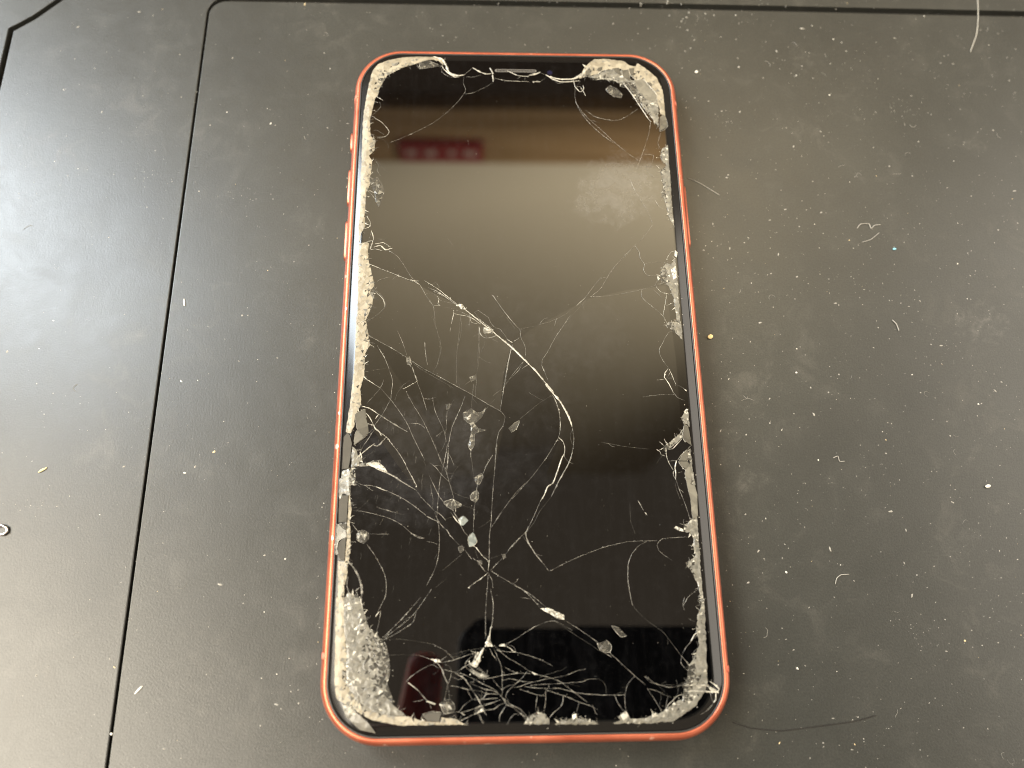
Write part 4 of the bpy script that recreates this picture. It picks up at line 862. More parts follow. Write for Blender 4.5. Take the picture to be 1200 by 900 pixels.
def make_screen():
    m, nt, b = material('black_display_glass', (0.0035, 0.0033, 0.0032), 0.018)
    b.inputs['IOR'].default_value = 1.50
    L = nt.links
    m1 = blob_mask(nt, 22, 38, 11, 8, 0.7, 420)
    m2 = blob_mask(nt, -21, -24, 15, 13, 0.2, 300)
    m3 = blob_mask(nt, 13, 3, 10, 9, 0.3, 380)
    m4 = blob_mask(nt, -4, -10, 14, 22, 0.0, 260)
    tot = math_(nt, 'ADD', math_(nt, 'MULTIPLY', m1, 0.030), math_(nt, 'MULTIPLY', m2, 0.013))
    tot = math_(nt, 'ADD', tot, math_(nt, 'MULTIPLY', m3, 0.006))
    tot = math_(nt, 'ADD', tot, math_(nt, 'MULTIPLY', m4, 0.006))
    co = objco(nt)
    fine = tex(nt, 'ShaderNodeTexNoise', 520.0, Detail=4.0, Roughness=0.7); L.new(co, fine.inputs['Vector'])
    sm = objco(nt, scale=(1.0, 0.12, 1.0))
    streak = tex(nt, 'ShaderNodeTexNoise', 700.0, Detail=2.0); L.new(sm, streak.inputs['Vector'])
    s = ramp(nt, streak.outputs['Fac'], [(0.45, 0.0), (0.75, 0.0010)])
    f = ramp(nt, fine.outputs['Fac'], [(0.5, 0.0), (0.85, 0.002)])
    tot = math_(nt, 'ADD', tot, math_(nt, 'ADD', s, f))
    tot = math_(nt, 'ADD', tot, 0.0)
    comb = nt.nodes.new('ShaderNodeCombineColor')
    L.new(math_(nt, 'ADD', tot, 0.0006), comb.inputs[0])
    L.new(math_(nt, 'ADD', tot, 0.0006), comb.inputs[1])
    L.new(math_(nt, 'ADD', math_(nt, 'MULTIPLY', tot, 1.05), 0.0007), comb.inputs[2])
    L.new(comb.outputs[0], b.inputs['Base Color'])
    r = math_(nt, 'ADD', 0.014, math_(nt, 'MULTIPLY', math_(nt, 'ADD', m1, m3), 0.05))
    L.new(r, b.inputs['Roughness'])
    wav = tex(nt, 'ShaderNodeTexNoise', 22.0, Detail=1.0); L.new(co, wav.inputs['Vector'])
    bump(nt, b, wav.outputs['Fac'], 0.25, 0.00008)
    return m


SCREEN = make_screen()
GLASS_EDGE = material('glass_edge', (0.004, 0.0039, 0.0037), 0.15, 0, 0.42)[0]


def crack_mat(name, col, alpha):
    m, nt, b = material(name, col, 0.35)
    n = tex(nt, 'ShaderNodeTexNoise', 650.0, Detail=4.0, Roughness=0.7); nt.links.new(objco(nt), n.inputs['Vector'])
    lo = tuple(c * 0.4 for c in col); hi = tuple(min(1, c * 1.9) for c in col)
    nt.links.new(ramp(nt, n.outputs['Fac'], [(0.32, lo), (0.68, hi)]), b.inputs['Base Color'])
    n2 = tex(nt, 'ShaderNodeTexNoise', 480.0, Detail=3.0, Roughness=0.7); nt.links.new(objco(nt), n2.inputs['Vector'])
    nt.links.new(ramp(nt, n2.outputs['Fac'], [(0.36, alpha * (0.22 if alpha < 0.9 else 0.6)), (0.64, alpha)]), b.inputs['Alpha'])
    return m


CRACKM = [crack_mat('hairline_fracture', (0.16, 0.15, 0.125), 0.45),
          crack_mat('fracture', (0.235, 0.222, 0.19), 0.8),
          crack_mat('wide_fracture', (0.36, 0.34, 0.285), 0.97)]


def shard_mat(name, lo, hi, scale, rough=0.35, alpha=1.0, dirt=0.0, glint=0.0):
    m, nt, b = material(name, hi, rough)
    L = nt.links
    co = objco(nt)
    v = tex(nt, 'ShaderNodeTexVoronoi', scale, feature='F1'); L.new(co, v.inputs['Vector'])
    n = tex(nt, 'ShaderNodeTexNoise', scale * 0.45, Detail=5.0, Roughness=0.7); L.new(co, n.inputs['Vector'])
    sep = nt.nodes.new('ShaderNodeSeparateColor'); L.new(v.outputs['Color'], sep.inputs[0])
    f = math_(nt, 'ADD', math_(nt, 'MULTIPLY', sep.outputs[0], 0.35), math_(nt, 'MULTIPLY', n.outputs['Fac'], 0.75))
    col = ramp(nt, f, [(0.28, lo), (0.8, hi)])
    d = tex(nt, 'ShaderNodeTexNoise', scale * 1.3, Detail=3.0, Roughness=0.8, Distortion=0.6); L.new(co, d.inputs['Vector'])
    big = tex(nt, 'ShaderNodeTexNoise', 170.0, Detail=2.0); L.new(co, big.inputs['Vector'])
    fleck = math_(nt, 'MULTIPLY', ramp(nt, d.outputs['Fac'], [(0.60, 0.0), (0.70, dirt)]), ramp(nt, big.outputs['Fac'], [(0.38, 0.15), (0.6, 1.0)]))
    col = mix(nt, fleck, col, tuple(c * 0.32 for c in lo))
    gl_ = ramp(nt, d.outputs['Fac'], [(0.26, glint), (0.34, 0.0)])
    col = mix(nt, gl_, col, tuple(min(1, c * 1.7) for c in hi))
    L.new(col, b.inputs['Base Color'])
    if alpha < 1:
        a = ramp(nt, n.outputs['Fac'], [(0.3, alpha * 0.7), (0.7, min(1, alpha * 1.3))])
        L.new(a, b.inputs['Alpha'])
    bump(nt, b, n.outputs['Fac'], 0.5, 0.0001)
    return m


SHARDM = {
    'beige': shard_mat('exposed_adhesive_edge', (0.150, 0.128, 0.088), (0.285, 0.253, 0.185), 900, 0.5, 1.0, 0.5, 0.4),
    'crush': shard_mat('crushed_glass', (0.105, 0.10, 0.084), (0.205, 0.196, 0.165), 1300, 0.3, 0.88, 0.0, 0.5),
    'grey': shard_mat('grey_glass_fragment', (0.045, 0.042, 0.034), (0.085, 0.08, 0.064), 500, 0.25),
    'greyb': shard_mat('pale_grey_glass_fragment', (0.075, 0.071, 0.058), (0.16, 0.15, 0.12), 700, 0.3),
    'dark': shard_mat('exposed_dark_backing', (0.042, 0.038, 0.030), (0.062, 0.057, 0.046), 300, 0.95),
    'white': shard_mat('white_glass_splinter', (0.20, 0.19, 0.155), (0.48, 0.455, 0.385), 1200, 0.3),
    'clear': shard_mat('clear_lifted_flake', (0.055, 0.052, 0.044), (0.12, 0.113, 0.095), 900, 0.2, 0.42),
    'chip': shard_mat('bluish_glass_chip', (0.10, 0.113, 0.105), (0.22, 0.24, 0.22), 700, 0.25, 0.85),
}
DUSTM = [material('dust_white', (0.62, 0.60, 0.53), 0.8)[0],
         material('dust_grey', (0.26, 0.25, 0.22), 0.8)[0],
         material('dust_tan', (0.55, 0.44, 0.25), 0.8)[0]]
LINTM = material('lint', (0.30, 0.29, 0.26), 0.9)[0]

# ------------------------------------------------------------------ work surface
base = bmesh.new()
bmesh.ops.create_grid(base, x_segments=1, y_segments=1, size=0.5)
for v in base.verts: v.co.z = -1.6 * MM
surf = bm_obj('work_surface', base, GROOVE)
tag(surf, kind='structure')


def arc(cx, cy, r, a0, a1, n=10):
    return [(cx + r * math.cos(RAD(a0 + (a1 - a0) * k / n)), cy + r * math.sin(RAD(a0 + (a1 - a0) * k / n))) for k in range(n + 1)]


def panel(pts, bev=0.2, parent=surf):
    bm = bmesh.new()
    vs = [bm.verts.new((x * MM, y * MM, 0)) for x, y in pts]
    f = bm.faces.new(vs)
    f.normal_update()
    if f.normal.z < 0: f.normal_flip()
    r = bmesh.ops.extrude_face_region(bm, geom=[f])
    low = [g for g in r['geom'] if isinstance(g, bmesh.types.BMVert)]
    for v in low: v.co.z = -1.55 * MM
    top = [e for e in bm.edges if all(abs(v.co.z) < 1e-9 for v in e.verts)]
    bmesh.ops.bevel(bm, geom=top, offset=bev * MM, segments=3, affect='EDGES', profile=0.6)
    return bm_obj('panel', bm, PLASTIC, parent)


# large inset panel the phone lies on, the surround beside and above it, the corner piece at top left
panel([(-76.25, -160), (230, -160), (230, 94.3), (133, 94.95), (43, 95.5)] + arc(-72.05, 91.55, 4.2, 90, 180))
panel([(-123.1, -160), (-76.78, -160)] + arc(-71.33, 92.0, 5.45, 180, 90) + [(43, 97.4), (133, 96.9), (230, 96.2), (230, 190), (-106, 190),
      (-106, 105), (-112.3, 95.5), (-118.1, 89.3), (-122.8, 85.5)])
panel([(-260, -160), (-124.3, -160), (-124.1, 86.3), (-119.0, 90.3), (-113.3, 96.4), (-107.2, 105.4), (-107.2, 190), (-260, 190)])

# ------------------------------------------------------------------ smartphone
W_, L_, R_ = 75.7, 150.9, 11.3


def rr(inset, n=16):
    hw, hl, r = W_ / 2 - inset, L_ / 2 - inset, max(R_ - inset, 0.4)
    pts = []
    for cx, cy, a0 in ((hw - r, hl - r, 0), (-hw + r, hl - r, 90), (-hw + r, -hl + r, 180), (hw - r, -hl + r, 270)):
        for k in range(n + 1):
            a = RAD(a0 + 90 * k / n)
            pts.append((cx + r * math.cos(a), cy + r * math.sin(a)))
    return pts


def loft(rings, cap_lo=False, cap_hi=False):
    bm = bmesh.new()
    R = [[bm.verts.new((x * MM, y * MM, z * MM)) for x, y in rr(ins)] for ins, z in rings]
    n = len(R[0])
    for a, b in zip(R, R[1:]):
        for i in range(n):
            bm.faces.new((a[i], a[(i + 1) % n], b[(i + 1) % n], b[i]))
    if cap_hi: bm.faces.new(R[-1])
    if cap_lo: bm.faces.new(R[0][::-1])
    return bm


phone = bpy.data.objects.new('smartphone', None)
phone.empty_display_size = 0.03
COL.objects.link(phone)
tag(phone, 'red framed smartphone lying face up on black plastic with its black glass screen badly cracked', 'smartphone')

prof = []
for k in range(15):
    t = RAD(-86 + 172 * k / 14)
    prof.append((1.55 * (1 - abs(math.cos(t)) ** 0.75), 4.05 + 3.75 * math.sin(t)))
prof.append((1.62, 7.72)); prof.append((1.62, 7.0))
frame = bm_obj('frame', loft(prof), FRAME, phone, True)
bm_obj('gasket', loft([(1.60, 7.1), (1.60, 7.62), (1.66, 7.74), (1.84, 7.76), (1.92, 7.66), (1.92, 7.2)]), GASKET, phone, True)
bm_obj('back_glass', loft([(3.0, 0.02), (1.8, 0.12), (1.35, 0.42)], cap_lo=True), BACK, phone, True)
gl = loft([(1.92, 7.1), (1.92, 7.48), (1.97, 7.58), (2.08, 7.655), (2.4, 7.785), (2.9, 7.98), (3.4, 8.175), (3.62, 8.252), (3.82, 8.290), (4.1, 8.30)], cap_hi=True)
glass = bm_obj('display_glass', gl, [SCREEN, GLASS_EDGE], phone, True)
for f_ in glass.data.polygons:
    if len(f_.vertices) > 4: f_.use_smooth = False
    else: f_.material_index = 1

# the pane is broken: each large piece sits at its own very slight tilt, so reflections jump at the fractures
rp = random.Random(4)
PANE_TILT = [(-0.010, 0.034), (0.012, -0.008), (-0.014, 0.010), (0.008, 0.020), (-0.024, -0.004), (-0.030, 0.008), (0.006, 0.007), (0.016, 0.004), (0.005, 0.010)]
for pi_, pts in enumerate(PANE_PIECES):
    cx = sum(p[0] for p in pts) / len(pts); cy = sum(p[1] for p in pts) / len(pts)
    far = max(math.dist((cx, cy), p) for p in pts)
    mag = min(0.011, 0.085 / far) * rp.uniform(0.6, 1.0)
    ang = rp.uniform(0, 6.283)
    tx, ty = mag * math.cos(ang), mag * math.sin(ang)
    bm = bmesh.new()
    top = [bm.verts.new((x * MM, y * MM, (8.312 + 0.045 + ((x - cx) * tx + (y - cy) * ty) * 0.5) * MM)) for x, y in pts]
    low = [bm.verts.new((x * MM, y * MM, 8.27 * MM)) for x, y in pts]
    bm.faces.new(top)
    for k in range(len(pts)): bm.faces.new((top[k], top[k - 1], low[k - 1], low[k]))
    pc = bm_obj('pane_piece', bm, SCREEN, glass, True)
    tl = PANE_TILT[pi_]
    up = Vector((tl[0], tl[1], 1)).normalized()
    nl = []
    for f_ in pc.data.polygons:
        nl += [tuple(up if f_.normal.z > 0.9 else f_.normal)] * len(f_.vertices)
    pc.data.normals_split_custom_set(nl)


def side_button(x, y0, y1, side):
    """thin pill standing proud of the band"""
    bm = bmesh.new()
    hz, out, n = 1.15, 0.42, 8
    z0 = 4.25
    prof = []
    for k in range(n + 1):
        a = math.pi * k / n
        prof.append((math.cos(a), math.sin(a)))
    loop = []
    for cy, sg in ((y1 - hz, 1), (y0 + hz, -1)):
        for c_, s_ in prof:
            loop.append((cy + sg * hz * s_, z0 + sg * hz * c_))
    rings = []
    for ins, dx in ((0, -0.6), (0, out - 0.16), (0.1, out - 0.03), (0.28, out)):
        ring = []
        cyy, czz = (y0 + y1) / 2, z0
        for y, z in loop:
            ky = 1 - ins / ((y1 - y0) / 2); kz = 1 - ins / hz
            ring.append(bm.verts.new(((x + side * dx) * MM, (cyy + (y - cyy) * ky) * MM, (czz + (z - czz) * kz) * MM)))
        rings.append(ring)
    for a, b in zip(rings, rings[1:]):
        for i in range(len(a)):
            bm.faces.new((a[i], a[(i + 1) % len(a)], b[(i + 1) % len(a)], b[i]))
    bm.faces.new(rings[-1])
    return bm


bm_obj('mute_switch', side_button(-W_ / 2, 48.8, 53.8, -1), FRAME, phone, True)
bm_obj('volume_button', side_button(-W_ / 2, 34.8, 44.1, -1), FRAME, phone, True)
bm_obj('volume_button', side_button(-W_ / 2, 21.3, 31.0, -1), FRAME, phone, True)
bm_obj('side_button', side_button(W_ / 2, 24.7, 40.6, 1), FRAME, phone, True)

for x, y, s in ((-1, -59.9, 1), (1, -63.2, 1), (1, 61.0, 1), (-1, 61.6, 1)):
    bm = bmesh.new()
    ring = []
    for k in range(13):
        t = RAD(-70 + 150 * k / 12)
        ins = 1.55 * (1 - abs(math.cos(t)) ** 0.75) - 0.05
        ring.append((x * (W_ / 2 - ins), 4.05 + 3.75 * math.sin(t)))
    a = [bm.verts.new((px * MM, (y - 0.55) * MM, pz * MM)) for px, pz in ring]
    b = [bm.verts.new((px * MM, (y + 0.55) * MM, pz * MM)) for px, pz in ring]
    a2 = [bm.verts.new(((px - x * 0.4) * MM, (y - 0.55) * MM, pz * MM)) for px, pz in ring]
    b2 = [bm.verts.new(((px - x * 0.4) * MM, (y + 0.55) * MM, pz * MM)) for px, pz in ring]
    for i in range(12):
        bm.faces.new((a[i], a[i + 1], b[i + 1], b[i]))
        bm.faces.new((a2[i], a[i], a[i + 1], a2[i + 1])) if False else None
        bm.faces.new((a[i], a2[i], a2[i + 1], a[i + 1]))
        bm.faces.new((b[i], b[i + 1], b2[i + 1], b2[i]))
    bm_obj('antenna_band', bm, ANTENNA, phone, True)


def pill(cx, cy, hw, hh, z0, z1, n=8):
    bm = bmesh.new()
    loop = []
    for sx, a0 in ((1, -90), (-1, 90)):
        for k in range(n + 1):
            a = RAD(a0 + 180 * k / n)
            loop.append((cx + sx * (hw - hh) + hh * math.cos(a), cy + hh * math.sin(a)))
    A = [bm.verts.new((x * MM, y * MM, z0 * MM)) for x, y in loop]
    B = [bm.verts.new((x * MM, y * MM, z1 * MM)) for x, y in loop]
    for i in range(len(A)): bm.faces.new((A[i], A[(i + 1) % len(A)], B[(i + 1) % len(A)], B[i]))
    bm.faces.new(B)
    return bm


ear = bm_obj('earpiece', pill(-0.25, 68.8, 4.9, 0.42, 8.25, 8.318), METALGREY, phone)
slot = bmesh.new()
for k in range(26):
    x = -4.6 + k * 0.348
    vs = [slot.verts.new(((x + dx) * MM, (68.8 + dy) * MM, 8.33 * MM)) for dx, dy in ((0, -0.26), (0.16, -0.26), (0.16, 0.26), (0, 0.26))]
    slot.faces.new(vs)
bm_obj('mesh_holes', slot, BLACKGLOSS, ear)
LENSBLUE = material('lens_coating', (0.008, 0.008, 0.022), 0.05)[0]
bm_obj('front_camera', pill(7.75, 68.4, 0.62, 0.6, 8.25, 8.312), LENSBLUE, phone)


# --- the broken glass: every traced fracture is thin raised geometry lying on the pane
def smooth_path(pts, step=0.3):
    P = [Vector((x, y)) for x, y in pts]
    if len(P) == 2:
        n = max(2, int((P[1] - P[0]).length / step))
        return [P[0].lerp(P[1], k / n) for k in range(n + 1)]
    out = []
    for i in range(len(P) - 1):
        p0, p1, p2, p3 = P[max(i - 1, 0)], P[i], P[i + 1], P[min(i + 2, len(P) - 1)]
        n = max(2, int((p2 - p1).length / step))
        for k in range(n):
            t = k / n
            cr = 0.5 * ((2 * p1) + (-p0 + p2) * t + (2 * p0 - 5 * p1 + 4 * p2 - p3) * t * t + (-p0 + 3 * p1 - 3 * p2 + p3) * t ** 3)
            out.append(cr.lerp(p1.lerp(p2, t), 0.35))
    out.append(P[-1])
    return out


GZ = 8.398


def add_crack(bm, w, tone, pts, rng, midx=0):
    w = w * (0.62 if w < 0.2 else 0.85)
    path = smooth_path(pts)
    n = len(path)
    sd_ = rng.random() * 1000
    prev = None
    for i, p in enumerate(path):
        t = (path[min(i + 1, n - 1)] - path[max(i - 1, 0)])
        if t.length < 1e-6: continue
        t.normalize()
        nn = Vector((-t.y, t.x))
        q = mnoise.noise(Vector((i * 0.55, sd_, 0)))
        q2 = mnoise.noise(Vector((i * 1.7, sd_ + 50, 0)))
        off = nn * (0.05 * q2 + 0.03 * q)
        ww = w * (0.95 + 0.75 * q + 0.45 * q2)
        end = min(i, n - 1 - i) / max(1, min(5, n / 3))
        ww *= 0.45 + 0.55 * min(1, end)
        ww = max(ww, 0.04)
        c = p + off
        h = 0.35 * ww
        cur = (bm.verts.new(((c.x + nn.x * ww / 2) * MM, (c.y + nn.y * ww / 2) * MM, GZ * MM)),
               bm.verts.new((c.x * MM, c.y * MM, (GZ + h) * MM)),
               bm.verts.new(((c.x - nn.x * ww / 2) * MM, (c.y - nn.y * ww / 2) * MM, GZ * MM)))
        if prev:
            for a, b in ((0, 1), (1, 2)):
                f = bm.faces.new((prev[a], prev[b], cur[b], cur[a])); f.material_index = midx
        prev = cur
        if tone > 0 and rng.random() < 0.045 + 0.03 * tone:      # little burst of powdered glass on the line
            add_chip(bm, c.x + rng.uniform(-.1, .1), c.y + rng.uniform(-.1, .1), GZ, rng.uniform(0.08, 0.10 + 0.13 * w / 0.2 * 0.6), rng, midx)


def add_chip(bm, x, y, z, r, rng, midx=0, flat=0.5, stretch=1.0, ang=None):
    k = rng.randint(4, 6)
    ang = rng.uniform(0, 6.28) if ang is None else ang
    ca, sa = math.cos(ang), math.sin(ang)
    ring = []
    for i in range(k):
        a = 6.283 * i / k + rng.uniform(-.3, .3)
        rad = r * rng.uniform(0.65, 1.2)
        u, v = rad * math.cos(a) * stretch, rad * math.sin(a)
        ring.append(bm.verts.new(((x + u * ca - v * sa) * MM, (y + u * sa + v * ca) * MM, z * MM)))
    top = bm.verts.new(((x + rng.uniform(-.2, .2) * r) * MM, (y + rng.uniform(-.2, .2) * r) * MM, (z + r * flat * rng.uniform(.6, 1.2)) * MM))
    for i in range(k):
        f = bm.faces.new((ring[i], ring[(i + 1) % k], top)); f.material_index = midx


def plen(pts): return sum(math.dist(a, b) for a, b in zip(pts, pts[1:]))


rng = random.Random(11)
order = sorted(range(len(CRACKS)), key=lambda i: -plen(CRACKS[i][2]) * (0.1 + CRACKS[i][0]))
single = set(order[:290])
fine = bmesh.new()
for i, (w_, tone, pts) in enumerate(CRACKS):
    if i in single:
        bm = bmesh.new()
        add_crack(bm, w_, tone, pts, rng)
        bm_obj('crack', bm, CRACKM[tone], glass)
    else:
        add_crack(fine, w_, tone, pts, rng, tone)
for q in range(150):                                     # fine branches that leave the traced fractures
    w_, tone, pts = CRACKS[rng.randrange(len(CRACKS))]
    if plen(pts) < 4: continue
    k = rng.randrange(len(pts) - 1)
    a, c_ = Vector(pts[k]), Vector(pts[k + 1])
    if (c_ - a).length < 0.3: continue
    p0 = a.lerp(c_, rng.random())
    if p0.y > 30 and rng.random() < .7: continue
    ang = math.atan2(c_.y - a.y, c_.x - a.x) + rng.choice((-1, 1)) * rng.uniform(0.35, 1.2)
    l_, bend, br = rng.uniform(0.6, 3.6), rng.uniform(-.25, .25), [p0]
    for j in range(4):
        ang += bend + rng.uniform(-.12, .12)
        br.append(br[-1] + Vector((math.cos(ang), math.sin(ang))) * l_ / 4)
    if any(abs(v.x) > 33.5 or abs(v.y) > 70 for v in br): continue
    t_ = rng.choice((0, 0, 1))
    add_crack(fine, 0.07, t_, [tuple(v) for v in br], rng, t_)
fo = bm_obj('fine_cracks', fine, CRACKM, glass)
fo['kind'] = 'stuff'


def ragged(pts, amp, step, rng):
    out = []
    n = len(pts)
    for i in range(n):
        a, b = Vector(pts[i]), Vector(pts[(i + 1) % n])
        d = b - a
        k = max(1, int(d.length / step))
        nn = Vector((-d.y, d.x)).normalized() if d.length > 1e-6 else Vector((0, 0))
        for j in range(k):
            p = a + d * (j / k)
            if j: p = p + nn * rng.uniform(-amp, amp)
            out.append(p)
    return out


def inside(p, poly):
    c = False
    n = len(poly)
    for i in range(n):
        a, b = poly[i], poly[i - 1]
        if (a[1] > p[1]) != (b[1] > p[1]) and p[0] < (b[0] - a[0]) * (p[1] - a[1]) / (b[1] - a[1]) + a[0]: c = not c
    return c


STY = {  # ragged amplitude, boundary step, interior spacing, base height, jitter
    'beige': (0.08, 0.5, 0.62, 0.08, 0.09), 'crush': (0.10, 0.4, 0.55, 0.09, 0.11), 'grey': (0.04, 0.6, 9, 0.24, 0.02),
    'greyb': (0.04, 0.6, 1.1, 0.22, 0.03), 'dark': (0.03, 0.8, 9, 0.28, 0.0), 'white': (0.06, 0.4, 0.4, 0.20, 0.15),
    'clear': (0.04, 0.4, 0.7, 0.13, 0.12), 'chip': (0.04, 0.5, 0.8, 0.20, 0.16)}
SNAME = {'beige': 'adhesive_strip', 'crush': 'crushed_glass', 'grey': 'glass_fragment', 'greyb': 'glass_fragment', 'dark': 'exposed_backing',
         'white': 'glass_splinter', 'clear': 'glass_flake', 'chip': 'glass_chip'}


def rim_dist(x, y):
    hw, hl = W_ / 2, L_ / 2
    qx, qy = abs(x) - (hw - R_), abs(y) - (hl - R_)
    return (R_ - math.hypot(qx, qy)) if qx > 0 and qy > 0 else min(hw - abs(x), hl - abs(y))


def edge_z(x, y):
    """height of the pane, which rolls off near its rim"""
    hw, hl = W_ / 2, L_ / 2
    ax, ay = abs(x), abs(y)
    qx, qy = ax - (hw - R_), ay - (hl - R_)
    ins = (R_ - math.hypot(qx, qy)) if qx > 0 and qy > 0 else min(hw - ax, hl - ay)
    return 8.30 - max(0.0, min(3.75 - ins, 1.8)) * 0.38


def build_shard(kind, pts, rng):
    amp, step, sp, h, jit = STY[kind]
    pts = [p for i, p in enumerate(pts) if math.dist(p, pts[i - 1]) > 1e-3]
    poly = ragged(pts, amp, step, rng)
    nb = len(poly)
    co = [Vector((p[0], p[1])) for p in poly]
    x0, x1 = min(p.x for p in co), max(p.x for p in co)
    y0, y1 = min(p.y for p in co), max(p.y for p in co)
    if sp < 5:
        y = y0
        while y < y1:
            x = x0
            while x < x1:
                q = (x + rng.uniform(-.4, .4) * sp, y + rng.uniform(-.4, .4) * sp)
                if inside(q, poly) and all((q[0] - b[0]) ** 2 + (q[1] - b[1]) ** 2 > (sp * 0.3) ** 2 for b in poly):
                    co.append(Vector(q))
                x += sp
            y += sp
    vs, es, fs, *_ = delaunay_2d_cdt(co, [], [list(range(nb))], 1, 1e-5)
    bm = bmesh.new()
    bv = []
    tilt = rng.uniform(-.012, .012), rng.uniform(-.012, .012)
    cx, cy = (x0 + x1) / 2, (y0 + y1) / 2
    for i, v in enumerate(vs):
        z = edge_z(v.x, v.y) + h + (rng.uniform(0, jit) if i >= nb else rng.uniform(-.3, .1) * jit)
        z += (v.x - cx) * tilt[0] * 0.3 + (v.y - cy) * tilt[1] * 0.3
        bv.append(bm.verts.new((v.x * MM, v.y * MM, z * MM)))
    for f in fs:
        try: bm.faces.new([bv[k] for k in f])
        except ValueError: pass
    for f in list(bm.faces):
        f.normal_update()
        if f.normal.z < 0: f.normal_flip()
    be = [e for e in bm.edges if e.is_boundary]
    r = bmesh.ops.extrude_edge_only(bm, edges=be)
    for g in r['geom']:
        if isinstance(g, bmesh.types.BMVert): g.co.z = (edge_z(g.co.x / MM, g.co.y / MM) - 0.02) * MM
    mats = [SHARDM[kind]]
    if kind in MIXED:
        mats += [SHARDM[k] for k, _ in MIXED[kind]]
        if kind in ('crush', 'beige'): mats.append(SHARDM['clear'])
        bm.faces.ensure_lookup_table()
        dead = []
        insl = [rim_dist(p[0], p[1]) for p in pts]
        i0, i1 = min(insl), max(insl) + 1e-6
        for f in bm.faces:
            u, acc = rng.random(), 0.0
            c_ = f.calc_center_median() / MM
            t_ = (rim_dist(c_.x, c_.y) - i0) / (i1 - i0)
            if kind == 'crush' and i1 - i0 > 0.8 and rng.random() < 0.9 * max(0, (t_ - 0.35) / 0.65) ** 1.3:
                f.material_index = len(mats) - 1
                continue
            if kind == 'beige' and rng.random() < 0.6 * max(0, (t_ - 0.45) / 0.55):
                f.material_index = rng.choice((1, 2, len(mats) - 1))
                continue
            if f.normal.z < 0.2: continue
            for mi, (k, pr) in enumerate(MIXED[kind]):
                acc += pr
                if u < acc:
                    f.material_index = mi + 1
                    break
            else:
                if u > 1 - GAPS.get(kind, 0): dead.append(f)
        bmesh.ops.delete(bm, geom=dead, context='FACES')
    bm_obj(SNAME[kind], bm, mats, glass)
    if kind in ('clear', 'chip', 'white', 'grey', 'greyb'):          # bright fractured rim
        ring = pts + [pts[0]]
        k0 = rng.randrange(len(pts))
        part = (ring[k0:] + ring[1:k0 + 1])[:max(3, int(len(ring) * rng.uniform(0.6, 1.0)))]
        add_crack(rims, 0.10, 1, part, rng, 2 if rng.random() < .5 else 1)
    if kind in ('beige', 'crush'):                                   # spiky splinters reaching in from the crushed edge
        for i in range(len(pts)):
            a, c_ = Vector(pts[i]), Vector(pts[(i + 1) % len(pts)])
            d = c_ - a
            if d.length < 0.2: continue
            for q in range(max(1, int(d.length / 0.55))):
                if rng.random() < 0.45: continue
                s_ = a + d * rng.random()
                inw = Vector((-s_.x, -s_.y * 0.35))
                inw.normalize()
                nn = Vector((d.y, -d.x)).normalized()
                if nn.dot(inw) < 0: nn = -nn
                tip = s_ + nn * rng.uniform(0.25, 1.1) + d.normalized() * rng.uniform(-.7, .7)
                if inside(tip, pts): continue
                if rng.random() < 0.45:
                    base_ = s_ + d.normalized() * rng.uniform(0.15, 0.5)
                    z = edge_z(s_.x, s_.y) + 0.11
                    f = fringe.faces.new([fringe.verts.new((v_.x * MM, v_.y * MM, zz * MM)) for v_, zz in ((s_, z), (base_, z), (tip, z + rng.uniform(-.02, .08)))])
                    f.material_index = rng.choice((0, 0, 0, 1))
                else:
                    add_crack(rims, rng.uniform(0.06, 0.11), 1, [tuple(s_), tuple(s_.lerp(tip, .5) + Vector((rng.uniform(-.1, .1), rng.uniform(-.1, .1)))), tuple(tip)], rng, rng.choice((0, 1, 1, 2)))


MIXED = {'crush': (('greyb', 0.28), ('white', 0.05)), 'beige': (('crush', 0.05), ('greyb', 0.015)), 'white': (('crush', 0.3),),
         'clear': (('greyb', 0.12),)}
GAPS = {}
rims, fringe = bmesh.new(), bmesh.new()
for kind, pts in SHARDS: build_shard(kind, pts, rng)

for q in range(70):                                                  # faint rub marks low on the left of the pane
    x, y = rng.gauss(-22, 6), rng.gauss(-27, 8)
    if x < -33 or x > 0: continue
    a = 1.35 + rng.gauss(0, .25); l_ = rng.uniform(0.5, 1.8)
    add_crack(rims, 0.06, 0, [(x, y), (x + l_ * .5 * math.cos(a) + .06, y + l_ * .5 * math.sin(a)), (x + l_ * math.cos(a), y + l_ * math.sin(a))], rng, 0)
ro = bm_obj('fracture_rims', rims, CRACKM, glass); ro['kind'] = 'stuff'
fg = bm_obj('edge_splinters', fringe, [SHARDM['clear'], SHARDM['white']], glass); fg['kind'] = 'stuff'

# powdered glass sprinkled along the crushed rim and over the bottom of the pane
pw = bmesh.new()
for kind, pts in SHARDS:
    if kind not in ('crush', 'white'): continue
    per = plen(pts)
    for k in range(int(per * 1.3)):
        i = rng.randrange(len(pts)); a, b = pts[i], pts[(i + 1) % len(pts)]
        t = rng.random()
        x, y = a[0] + (b[0] - a[0]) * t + rng.gauss(0, .35), a[1] + (b[1] - a[1]) * t + rng.gauss(0, .35)
        if abs(x) > 35.6 or abs(y) > 73.3: continue
        add_chip(pw, x, y, edge_z(x, y) + 0.02, rng.uniform(0.03, 0.11), rng, rng.choice((0, 0, 1)))
for k in range(240):
    x, y = rng.uniform(-33, 33), rng.uniform(-71, 68)
    add_chip(pw, x, y, GZ - 0.01, rng.uniform(0.025, 0.075), rng, rng.choice((0, 1, 1, 1)))
po = bm_obj('glass_powder', pw, [SHARDM['white'], SHARDM['greyb']], glass)
po['kind'] = 'stuff'


